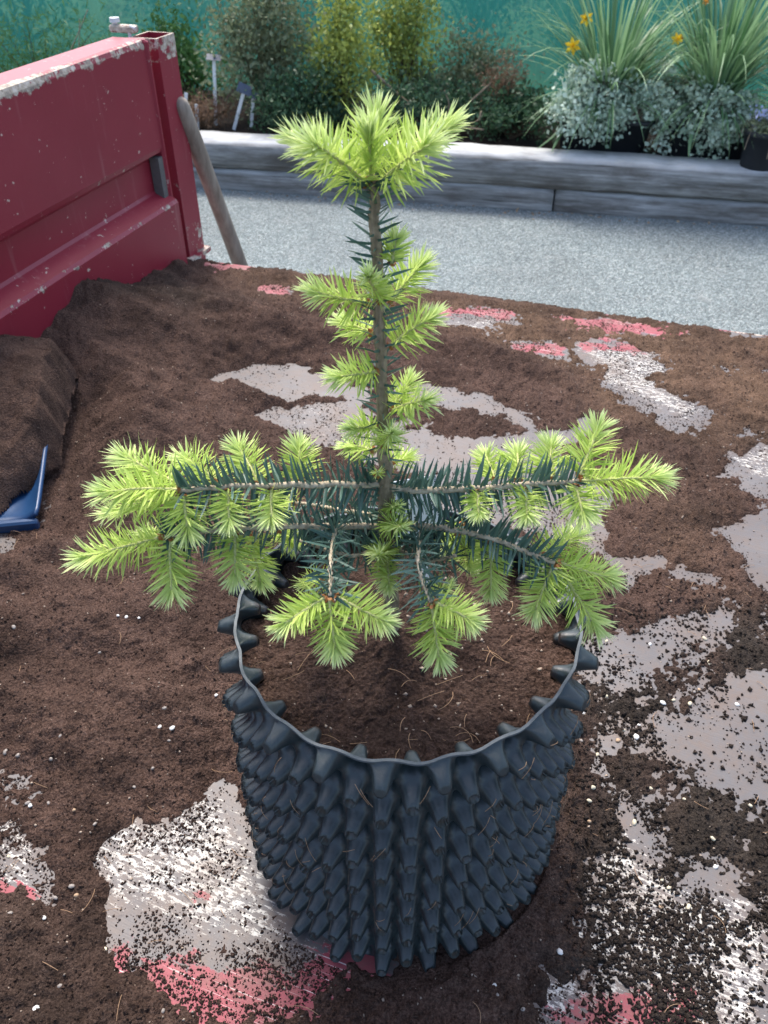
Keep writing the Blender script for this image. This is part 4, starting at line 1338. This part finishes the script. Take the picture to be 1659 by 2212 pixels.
SHOOTS = [
    # crown whorl: base x, y, depth, tip x, y, depth, needle length
    (808, 392, .006, 816, 218, .040, .0245, .80), (803, 390, -.002, 795, 264, -.012, .0215, .42), (796, 400, .0, 650, 290, -.016, .0245, 1.12),
    (796, 394, .008, 614, 286, .040, .0220, .85), (814, 400, .0, 950, 290, -.016, .0250, 1.12), (814, 394, .008, 996, 250, .040, .0220, .85),
    # along the stem
    (846, 570, .0, 858, 496, .004, .0140), (843, 655, .014, 925, 552, .034, .0185), (824, 650, -.004, 790, 588, -.036, .0150), (800, 656, .0, 655, 626, -.006, .0195),
    (806, 720, .006, 725, 688, .026, .0175), (842, 750, .0, 952, 672, .004, .0195), (817, 802, -.003, 706, 818, -.012, .0185), (846, 888, .0, 938, 860, -.014, .0185),
    (848, 878, .006, 896, 812, .026, .0165), (818, 926, .0, 745, 925, -.012, .0165), (812, 975, .004, 738, 960, .022, .0165), (830, 962, -.004, 848, 930, -.034, .0160),
    (842, 1000, .006, 893, 985, .024, .0150),
    # upper left branch
    (390, 1058, -.026, 194, 1064, -.034, .0230), (392, 1048, -.022, 250, 975, .012, .0225), (470, 1044, -.018, 385, 978, .018, .0205), (560, 1044, -.012, 505, 948, .024, .0210),
    (650, 1042, -.008, 645, 945, .022, .0195), (396, 1068, -.028, 408, 1172, -.052, .0215), (492, 1060, -.024, 497, 1148, -.050, .0180), (586, 1056, -.018, 586, 1140, -.046, .0180),
    (400, 1075, -.022, 215, 1110, .010, .0205),
    # upper right branch
    (1250, 1040, -.014, 1452, 1030, -.018, .0240), (1250, 1032, -.010, 1302, 902, .020, .0225), (1190, 1038, -.008, 1190, 945, .026, .0200), (1120, 1040, -.006, 1118, 962, .030, .0195),
    (1070, 1040, -.004, 1045, 970, .030, .0170), (1242, 1048, -.018, 1266, 1132, -.044, .0210), (1134, 1054, -.014, 1141, 1132, -.042, .0175), (1030, 1058, -.010, 1036, 1124, -.036, .0145),
    # lower left branch
    (352, 1160, -.036, 150, 1212, -.050, .0230), (366, 1164, -.038, 372, 1306, -.070, .0220), (508, 1146, -.028, 508, 1268, -.058, .0205), (540, 1150, -.018, 566, 1275, -.024, .0195),
    (430, 1150, -.026, 300, 1155, .010, .0205), (600, 1143, -.016, 640, 1180, .030, .016),
    # towards us, left fork
    (704, 1290, -.096, 592, 1362, -.112, .0185), (712, 1294, -.097, 726, 1428, -.122, .0190), (726, 1288, -.096, 852, 1352, -.112, .0195),
    # towards us, right fork
    (932, 1304, -.094, 952, 1446, -.118, .0190), (938, 1300, -.094, 1040, 1352, -.106, .0185),
    # lower right branch
    (1196, 1218, -.044, 1148, 1340, -.066, .0205), (1204, 1220, -.045, 1300, 1376, -.072, .0225), (1204, 1214, -.044, 1342, 1255, -.046, .0215), (1168, 1200, -.040, 1262, 1150, -.004, .0205),
    (1062, 1166, -.030, 1060, 1298, -.050, .0190), (990, 1150, -.020, 1020, 1235, -.016, .0165),
    # short ones low on the stem
    (834, 1190, -.006, 842, 1282, -.054, .0165), (838, 1185, -.004, 815, 1200, -.050, .016), (838, 1130, -.006, 872, 1140, -.040, .0145), (838, 1100, -.004, 862, 1092, -.020, .0115),
    (905, 1290, -.05, 980, 1262, -.050, .0150), (700, 1250, -.02, 650, 1262, .01, .016), (1000, 1130, .03, 960, 1190, .03, .017), (640, 1086, .075, 560, 1080, .10, .020),
]
for (bx, by, bd, tx, ty, td, nl, *tg) in SHOOTS:
    bd_, td_ = tp(bx, by, bd), tp(tx, ty, td)
    shoot(bd_, td_, None, nl * .91, tg[0] if tg else random.uniform(.92, 1.05), random.uniform(-.02, .05), .25 if by < 420 else (.5 if by < 1010 else .85))
shoot(tp(816, 1024, -.006), tp(815, 1018, -.020), 34, .0060, 1.25)

# plant label standing by the back of the pot
lb = root('plant_label', tp(895, 1140, .075), 'pale printed plant label inside the pot behind the stem', 'label')
c = tp(900, 1094, .080)
ux = np.array([.98, .2, 0]); uz = np.array([-.04, .30, .95])
q = []
mb = MB(); mb.box((0, 0, 0), (.019, 0, 0), (0, .0006, 0), (0, 0, .025), bev=.0004)
card = mk('card', mb.v, mb.f, M['card']); card.parent = lb
card.location = Vector(c) - Vector(lb.location); card.rotation_euler = (R_(-20), R_(-4), R_(10))
mb = MB(); mb.box((0, 0, -.045), (.0035, 0, 0), (0, .0006, 0), (0, 0, .026))
st_ = mk('stake', mb.v, mb.f, M['white']); st_.parent = lb
st_.location = card.location; st_.rotation_euler = card.rotation_euler

# ================================================================== PLANTING BED
def leafcloud(C, RX, n, size, mat, name, parent, clumps=24, aspect=.5, droop=0.0, seed=0, spread=.28):
    """leaf-sized blades gathered in clumps through an uneven volume"""
    rg = np.random.default_rng(seed)
    C, RX = np.asarray(C, float), np.asarray(RX, float)
    d = rg.normal(0, 1, (clumps, 3)); d /= np.linalg.norm(d, axis=1, keepdims=True)
    cc = d * (rg.random((clumps, 1)) ** .4) * rg.uniform(.7, 1.15, (clumps, 1))
    k = rg.integers(0, clumps, n)
    P = (cc[k] + rg.normal(0, spread, (n, 3)) * rg.uniform(.5, 1.3, (clumps, 1))[k]) * RX + C
    D = rg.normal(0, 1, (n, 3)); D[:, 2] += .35 - droop; D /= np.linalg.norm(D, axis=1, keepdims=True)
    S = np.cross(D, rg.normal(0, 1, (n, 3))); S /= np.linalg.norm(S, axis=1, keepdims=True)
    N = np.cross(D, S)
    L = size * rg.uniform(.6, 1.35, (n, 1)); W = L * aspect
    V = np.stack([P, P + D * L * .5 + S * W * .5 + N * L * .08, P + D * L, P + D * L * .5 - S * W * .5 + N * L * .08], 1).reshape(-1, 3)
    Fc = np.array([(0, 1, 2, 3)])[None] + (np.arange(n) * 4)[:, None, None]
    tone = np.repeat(np.clip(rg.random(clumps)[k] * .6 + rg.random(n) * .5, 0, 1), 4)
    o = mk(name, V, Fc.reshape(-1, 4), mat, parent, False, {'rnd': tone})
    o['kind'] = 'stuff'
    return o, cc * RX + C


def shrub(name, label, cat, x, y, d, RX, n, size, mat, clumps=24, seed=0, twig='twig', aspect=.5, zoff=0.0, group=None, spread=.28):
    """a shrub standing in the bed, d metres behind the sleeper face, at picture column x"""
    p = at_bed(x, d)
    rt = root(name, p, label, cat, group)
    C = p + np.array([0, 0, zoff + RX[2] * .95])
    o, cc = leafcloud(C, RX, n, size, M[mat], 'foliage', rt, clumps, aspect, 0, seed, spread)
    mb = MB(); rg = random.Random(seed)
    for q in cc:
        b = p + np.array([rg.uniform(-.03, .03), rg.uniform(-.03, .03), 0]); m_ = (b + q) / 2 + np.array([0, 0, .05 * RX[2]])
        mb.tube(spline([b, m_, q], 5), [.006, .005, .004, .003, .0015], 5, cap=False)
    mb.build('stems', M[twig], rt)
    return rt


def at_bed(x, d, z=None):
    """foot of a plant: picture column x, d metres behind the sleeper front"""
    z = ZB if z is None else z
    r0 = ray(x, 300)
    # intersect the vertical plane through column x with the line parallel to the sleepers at depth d
    A = np.array([[r0[0], -DS[0]], [r0[1], -DS[1]]]); b = (SL + NS * d - CAM)[:2]
    t, _ = np.linalg.solve(A, b)
    q = CAM + r0 * t
    return np.array([q[0], q[1], z])


shrub('olive_shrub', 'dull olive shrub with small leaves right of the plant stakes', 'shrub', 590, 0, .72, (.33, .22, .44), 7500, .032, 'olive', 40, 3)
shrub('yellow_shrub', 'yellow-green leafy shrub standing before the teal net', 'shrub', 735, 0, .66, (.20, .15, .42), 4200, .034, 'yellow', 28, 4)
shrub('yellow_shrub', 'thin yellow-tipped shrub beside the brighter yellow-green shrub', 'shrub', 870, 0, .95, (.24, .15, .42), 3200, .034, 'yellow', 26, 14)
shrub('dark_shrub', 'low dark green shrub below the yellow-green shrub', 'shrub', 670, 0, .42, (.30, .14, .19), 3600, .030, 'dark', 24, 5)
shrub('dark_shrub', 'low dark green shrub among the dead twigs', 'shrub', 930, 0, .60, (.34, .2, .14), 3200, .030, 'dark', 26, 6)
shrub('green_shrub', 'fresh green leafy shrub behind the trailer corner post', 'shrub', 425, 0, 1.05, (.26, .2, .30), 2600, .036, 'green', 26, 7)
shrub('rusty_shrub', 'rust-brown twiggy plant behind the red corner post', 'shrub', 440, 0, .42, (.24, .14, .10), 2000, .038, 'rust', 20, 8, aspect=.12)
shrub('heather', 'brown twiggy heather left of the potted daylilies', 'shrub', 1085, 0, .72, (.19, .14, .19), 2400, .045, 'rust', 22, 9, aspect=.10)
shrub('grassy_weed', 'wispy green weeds left of the side board top', 'weed', 120, 0, .9, (.55, .25, .26), 3000, .075, 'green', 34, 10, aspect=.08)
shrub('dark_shrub', 'low dark shrub at the foot of the net beside the heather', 'shrub', 1105, 0, .58, (.26, .2, .16), 2600, .032, 'dark', 22, 11)
shrub('dull_shrub', 'dull green shrub against the net behind the dead branch', 'shrub', 985, 0, 1.05, (.34, .18, .24), 3400, .034, 'olive', 26, 12)

# dead twigs
mbt = root('dead_branch', at_bed(990, .5), 'bare dead forked branch lying behind the sleepers', 'branch')
def bp(x, y, d):
    b = at_bed(x, d); return ony(x, y, b[1])
for pl, r in (([(800, 150, .62), (850, 195, .58), (905, 245, .52), (925, 290, .48)], .010), ([(905, 245, .52), (890, 300, .45)], .006),
              ([(1060, 180, .62), (1010, 225, .58), (965, 265, .52), (930, 285, .48)], .007), ([(965, 265, .5), (970, 225, .5), (960, 195, .5)], .006), ([(1040, 240, .45), (1030, 262, .42), (990, 268, .40)], .006),
              ([(1045, 280, .36), (1000, 276, .38), (940, 284, .42)], .005)):
    mb = MB(); mb.tube(spline([bp(*q) for q in pl], 9), [r * (1 - .06 * i) for i in range(9)], 6)
    mb.build('twig', M['dead'], mbt, True)

# bare wispy stems left of the post, in front of the net
for i, (x0, y0, x1, y1) in enumerate([(110, 190, 190, 20), (160, 170, 172, 40), (1178, 300, 1165, 250)]):
    b = at_bed(x0, .55)
    mb = MB(); mb.tube(spline([b, bp(x0, y0, .55), bp((x0 + x1) / 2 + 4, (y0 + y1) / 2, .55), bp(x1, y1, .55)], 10), [.005 - .0003 * k for k in range(10)], 5)
    if i < 2: tag(mb.build('dry_stem', M['dead'], None, True), ['long leaning straw-coloured dry stem rising beyond the side board', 'shorter upright straw-coloured dry stem beyond the side board'][i], 'stem', 'dry stems beyond the side board')


# plant stakes
def stake(x, ytop, ybot, d, lean, tagc, label):
    b = at_bed(x, d); t = bp(x + lean, ytop, d); t2 = t.copy()
    rt = root('plant_stake', b, label, 'plant stake')
    mb = MB(); dv = t - b; dv = dv / np.linalg.norm(dv); sx = np.cross(dv, [0, 1., 0]); sx /= np.linalg.norm(sx)
    mb.box((b + t) / 2, dv * np.linalg.norm(t - b) / 2, sx * .010, np.array([0, 1., 0]) * .002)
    mb.build('stake', M['white'], rt)
    if tagc:
        mb = MB(); mb.box(t + dv * .012 + np.array([0, -.004, 0]), sx * tagc[0], dv * tagc[1] * .9 + np.array([0, .02, 0]), np.array([0, 1., 0]) * .002)
        mb.build('tag', M['navy'], rt)
    return rt


stake(470, 128, 210, .50, -8, (.045, .014), 'upright white plant stake with a dark cap behind the pole')
stake(507, 196, 262, .42, 20, (.042, .026), 'leaning white plant stake with a dark square tag')
stake(545, 210, 250, .50, 2, (.030, .016), 'short white plant stake beside the leaning one')
stake(403, 200, 215, .40, -1, None, 'small plain white plant stake by the pole top')
stake(430, 225, 260, .36, -6, None, 'small plain white plant stake among rusty twigs')

# ------------------------------------------------------------------ potted plants on the right
def black_pot(x, ytop, ybot, d, half, label, round_=False, group=None):
    b = at_bed(x, d); t = bp(x, ytop, d - half * (1 if round_ else .9))
    h_ = max(.10, t[2] - ZB)
    rt = root('black_pot', b, label, 'plant pot', group)
    mb = MB()
    if round_:
        rings = []
        for (q, r) in ((0, .80), (.04, .82), (.86, .97), (.87, 1.06), (1.0, 1.06), (1.0, .98), (.80, .93)):
            rings.append([b + np.array([math.cos(a) * r * half, math.sin(a) * r * half, q * h_]) for a in np.linspace(0, 6.2832, 29)[:-1]])
        mb.loft(rings)
    else:
        rings = []
        for (q, r) in ((0, .88), (.03, .89), (.88, 1.0), (.885, 1.05), (1.0, 1.05), (1.0, .98), (.8, .95)):
            ring = []
            for a in np.linspace(0, 6.2832, 33)[:-1]:
                c_, s_ = math.cos(a), math.sin(a); e = .35
                ring.append(b + (DS * math.copysign(abs(c_) ** e, c_) * half + NS * math.copysign(abs(s_) ** e, s_) * half * .8) * r + UP * q * h_)
            rings.append(ring)
        mb.loft(rings)
    mb.build('body', M['blackpot'], rt, True)
    return b, h_


def straps(name, label, foot, n, hmin, hmax, spread, seed, flowers, group=None, lean=0.0):
    rg = np.random.default_rng(seed)
    rt = root(name, foot, label, 'plant', group)
    vs, fs, rn = [], [], []
    for i in range(n):
        a = rg.uniform(0, 6.283); h = rg.uniform(hmin, hmax); sp = spread * rg.uniform(.15, 1.0) ** .8
        b = foot + np.array([math.cos(a), math.sin(a), 0]) * .09 * rg.random() ** .5
        out = np.array([math.cos(a) + lean, math.sin(a), 0])
        drop = rg.uniform(.0, .80) * (sp / spread) ** 1.3
        if i % 5 == 0:
            h = rg.uniform(.16, .34); sp = rg.uniform(.30, .52); drop = rg.uniform(.85, 1.45)
        w_ = rg.uniform(.005, .0095)
        sdv = np.array([-math.sin(a), math.cos(a), 0])
        base = len(vs); r_ = rg.random()
        for j in range(9):
            t = j / 8
            p = b + out * sp * (t ** 1.5) + UP * h * (t - drop * t ** 3)
            ww = w_ * (1 - t ** 2.2) * (.7 + .6 * min(1, t * 4))
            vs += [p - sdv * ww, p - UP * ww * .35, p + sdv * ww]; rn += [r_] * 3
        for j in range(8):
            k = base + j * 3
            fs += [(k, k + 1, k + 4, k + 3), (k + 1, k + 2, k + 5, k + 4)]
    o = mk('leaves', vs, fs, M['strap'], rt, True, {'rnd': rn}); o['kind'] = 'stuff'
    for (fx, fy, dd, mat, sz) in flowers:
        c = bp(fx, fy, dd)
        mb = MB(); mb.tube(spline([foot, (foot + c) / 2 + np.array([0, 0, .04]), c], 8), .0022, 5)
        st = mb.build('flower_stalk', M['strap'], rt, True, attr='rnd'); st['_o'] = rt['_o']
        mb = MB()
        ax = np.array([rg.uniform(-.6, .1), -.75, rg.uniform(.1, .4)]); ax /= np.linalg.norm(ax)
        e1 = np.cross(ax, UP); e1 /= np.linalg.norm(e1); e2 = np.cross(e1, ax)
        for k in range(6):
            an = k * math.pi / 3 + .3; rv = e1 * math.cos(an) + e2 * math.sin(an); tv_ = -e1 * math.sin(an) + e2 * math.cos(an)
            mb.add([c, c + rv * sz * .55 + tv_ * sz * .26 + ax * sz * .12, c + rv * sz + ax * sz * .02, c + rv * sz * .55 - tv_ * sz * .26 + ax * sz * .12], [(0, 1, 2, 3)], float(rg.random()))
        rings = [[c + ax * sz * q + (e1 * math.cos(b_) + e2 * math.sin(b_)) * sz * r for b_ in np.linspace(0, 6.2832, 11)[:-1]] for q, r in ((0, .1), (.2, .2), (.45, .24), (.55, .32))]
        mb.loft(rings, cap=False, a=.2)
        mb.build('flower', M[mat], st, attr='rnd')
    return rt


b1, h1 = black_pot(1300, 262, 330, .46, .26, 'wide black pot at the sleepers below the left daylily', group=None)
b2, h2 = black_pot(1520, 270, 345, .46, .24, 'wide black pot half hidden under trailing silver leaves', group=None)
b3, h3 = black_pot(1655, 290, 372, .13, .115, 'round black pot standing on the sleepers with small blue flowers', True)
bpy.data.objects['black_pot.002'].location.z += .0

straps('daylily', 'big clump of arching strap leaves with yellow flowers in the left black pot', b1 + UP * h1, 290, .30, .85, .62, 3,
       [(1267, 40, .42, 'petal', .040), (1237, 100, .30, 'petal', .046), (1462, 85, .34, 'petal', .036)], lean=0.05)
straps('daylily', 'big clump of strap leaves with faded orange flowers in the right black pot', b2 + UP * h2, 330, .34, .95, .60, 4,
       [(1470, 82, .44, 'orange', .022), (1580, 62, .5, 'orange', .020), (1525, 3, .5, 'orange', .020)], lean=-0.02)
straps('daylily', 'strap leaves rising behind the blue-flowered pot', at_bed(1720, .62) + UP * .15, 180, .30, .80, .5, 5, [])


def trailing(label, x, ytop, ybot, d, half, dep, n, seed):
    """mound of small silver-edged leaves spilling over a pot"""
    top = bp(x, ytop, d); bot = bp(x, ybot, d)
    C = (top + bot) / 2; hz_ = abs(top[2] - bot[2]) / 2
    rt = root('silver_trailer', (C[0], C[1], bot[2]), label, 'plant')
    o, cc = leafcloud(C, (half, dep, hz_), n, .026, M['silver'], 'leaves', rt, 46, .75, .5, seed, .20)
    mb = MB()
    f_ = C + UP * hz_ * .5
    for q in cc[:22]: mb.tube(spline([f_, (f_ + q) / 2 + UP * .03, q], 5), .002, 4, cap=False)
    mb.build('stems', M['twig'], rt)


trailing('silvery small-leaved plant spilling over the left black pot', 1292, 135, 305, .30, .28, .16, 6500, 21)
trailing('silvery small-leaved plant trailing between the two wide black pots', 1455, 140, 305, .38, .20, .15, 3600, 22)
trailing('silvery small-leaved plant trailing over the right wide black pot', 1560, 175, 325, .30, .20, .14, 3400, 23)
# blue flowered plant in the round pot
fr = root('blue_flower_plant', b3 + UP * h3, 'straggly plant with tiny pale blue flowers in the round pot', 'plant')
leafcloud(b3 + UP * (h3 + .03), (.13, .10, .05), 900, .022, M['olive'], 'leaves', fr, 16, .3, 0, 31)
leafcloud(b3 + UP * (h3 + .06), (.13, .10, .05), 260, .014, M['blueflower'], 'flowers', fr, 12, .9, 0, 32)
mb = MB()
for k in range(7):
    a = k * .9; e = b3 + np.array([math.cos(a) * .15, math.sin(a) * .12 - .03, h3 - .05 - .03 * (k % 3)])
    mb.tube(spline([b3 + UP * h3, b3 + np.array([math.cos(a) * .11, math.sin(a) * .1, h3 + .03]), e], 6), .002, 4)
mb.build('stems', M['dead'], fr)
lb2 = MB(); q = bp(1630, 285, .1); lb2.box(q, (.008, 0, 0), (0, .0012, .0), (0, .004, .022))
tag(lb2.build('white_label', M['white']), 'small white plant label stuck in the blue-flowered pot', 'label')

# strap leaves hanging over the sleeper
for i, (pl) in enumerate([[(1225, 255, .34), (1200, 290, .24), (1160, 322, .10)], [(1232, 260, .34), (1205, 300, .24), (1192, 328, .08)], [(1500, 268, .30), (1492, 300, .2), (1487, 340, .10)]]):
    P = spline([bp(*q) for q in pl], 8); vs, fs = [], []
    for j, p in enumerate(P):
        w_ = .010 * (1 - (j / 7) ** 3) + .001
        vs += [p + DS * w_, p + UP * w_ * .3, p - DS * w_]
    for j in range(7):
        k = j * 3; fs += [(k, k + 1, k + 4, k + 3), (k + 1, k + 2, k + 5, k + 4)]
    tag(mk('drooping_leaf', vs, fs, M['strap'], None, True, {'rnd': [.3 + .2 * i] * len(vs)}), ['long slanting strap leaf drooping from a pot onto the sleeper top', 'steep strap leaf drooping beside the slanting one onto the sleeper', 'single thin strap leaf hanging between the two wide black pots'][i], 'leaf', 'strap leaves drooping onto the sleeper')

# ------------------------------------------------------------------ behind the net
for i, (s, d, rx, rz, mat, lab) in enumerate([
        (-2.6, 1.2, .75, .55, 'green', 'mid green bush behind the net left of the side board'), (-1.2, 1.5, .7, .45, 'olive', 'olive bush dimly seen through the net above the side board'),
        (0.0, 1.1, .6, .42, 'green', 'mid green bush behind the net above the corner post'), (1.3, 1.9, .7, .50, 'dark', 'dark bush behind the net above the sapling'),
        (2.3, 1.0, .45, .45, 'green', 'bright green bush behind the net right of the sapling top'), (3.5, 1.4, .8, .50, 'dark', 'dark bush behind the net and the daylilies'),
        (4.9, 1.4, .8, .55, 'green', 'green bush behind the net at the right pots'), (-3.9, 1.7, .8, .6, 'dark', 'dark bush behind the net far beyond the board')]):
    p = frame_pt(s, ND + d, ZB)
    rt = root('bush', p, lab, 'bush')
    o, cc = leafcloud(p + UP * rz * .9, (rx, .5, rz), 5200, .042, M[mat], 'foliage', rt, 44, .5, 0, 60 + i)
    mb = MB()
    for q in cc[:18]: mb.tube(spline([p, (p + q) / 2 + UP * .04, q], 5), [.014, .012, .010, .007, .004], 5, cap=False)
    mb.build('stems', M['twig'], rt)
# leaf litter along the sleepers and on the gravel
n = 260
s_ = RNG.uniform(-.6, 4.6, n); d_ = -np.abs(RNG.normal(0, .05, n)) - .01
q = SL[None] + DS[None] * s_[:, None] + NS[None] * d_[:, None]; q[:, 2] = ZG + .006
a = RNG.random(n) * 6.283; L = RNG.uniform(.006, .020, (n, 1))
D = np.c_[np.cos(a), np.sin(a), RNG.normal(0, .3, n)]; S = np.c_[-np.sin(a), np.cos(a), RNG.normal(0, .3, n)]
V = np.stack([q, q + D * L * .5 + S * L * .35, q + D * L, q + D * L * .5 - S * L * .35], 1).reshape(-1, 3)
Fc = (np.array([(0, 1, 2, 3)])[None] + (np.arange(n) * 4)[:, None, None]).reshape(-1, 4)
tag(mk('leaf_litter', V, Fc, M['litter'], None, False, {'rnd': np.repeat(RNG.random(n), 4)}), 'brown leaf litter along the foot of the sleepers', 'litter', kind='stuff')
# coarse gravel stones on the surface of the yard
n = 9000
gx_ = RNG.uniform(-1.6, 3.2, n); gy_ = RNG.uniform(1.6, 4.6, n)
size = .002 + .003 * RNG.random(n) ** 2
V, Fc = crumbs(np.c_[gx_, gy_, ZG + size * .3], size)
tag(mk('gravel_stones', V, Fc, simple('gravel_stone', (0.24, 0.27, 0.272), .8, .3, .6, 25)), 'loose grey gravel stones on the yard', 'gravel', kind='stuff')

# drop working data
for o in bpy.data.objects:
    if '_o' in o: del o['_o']
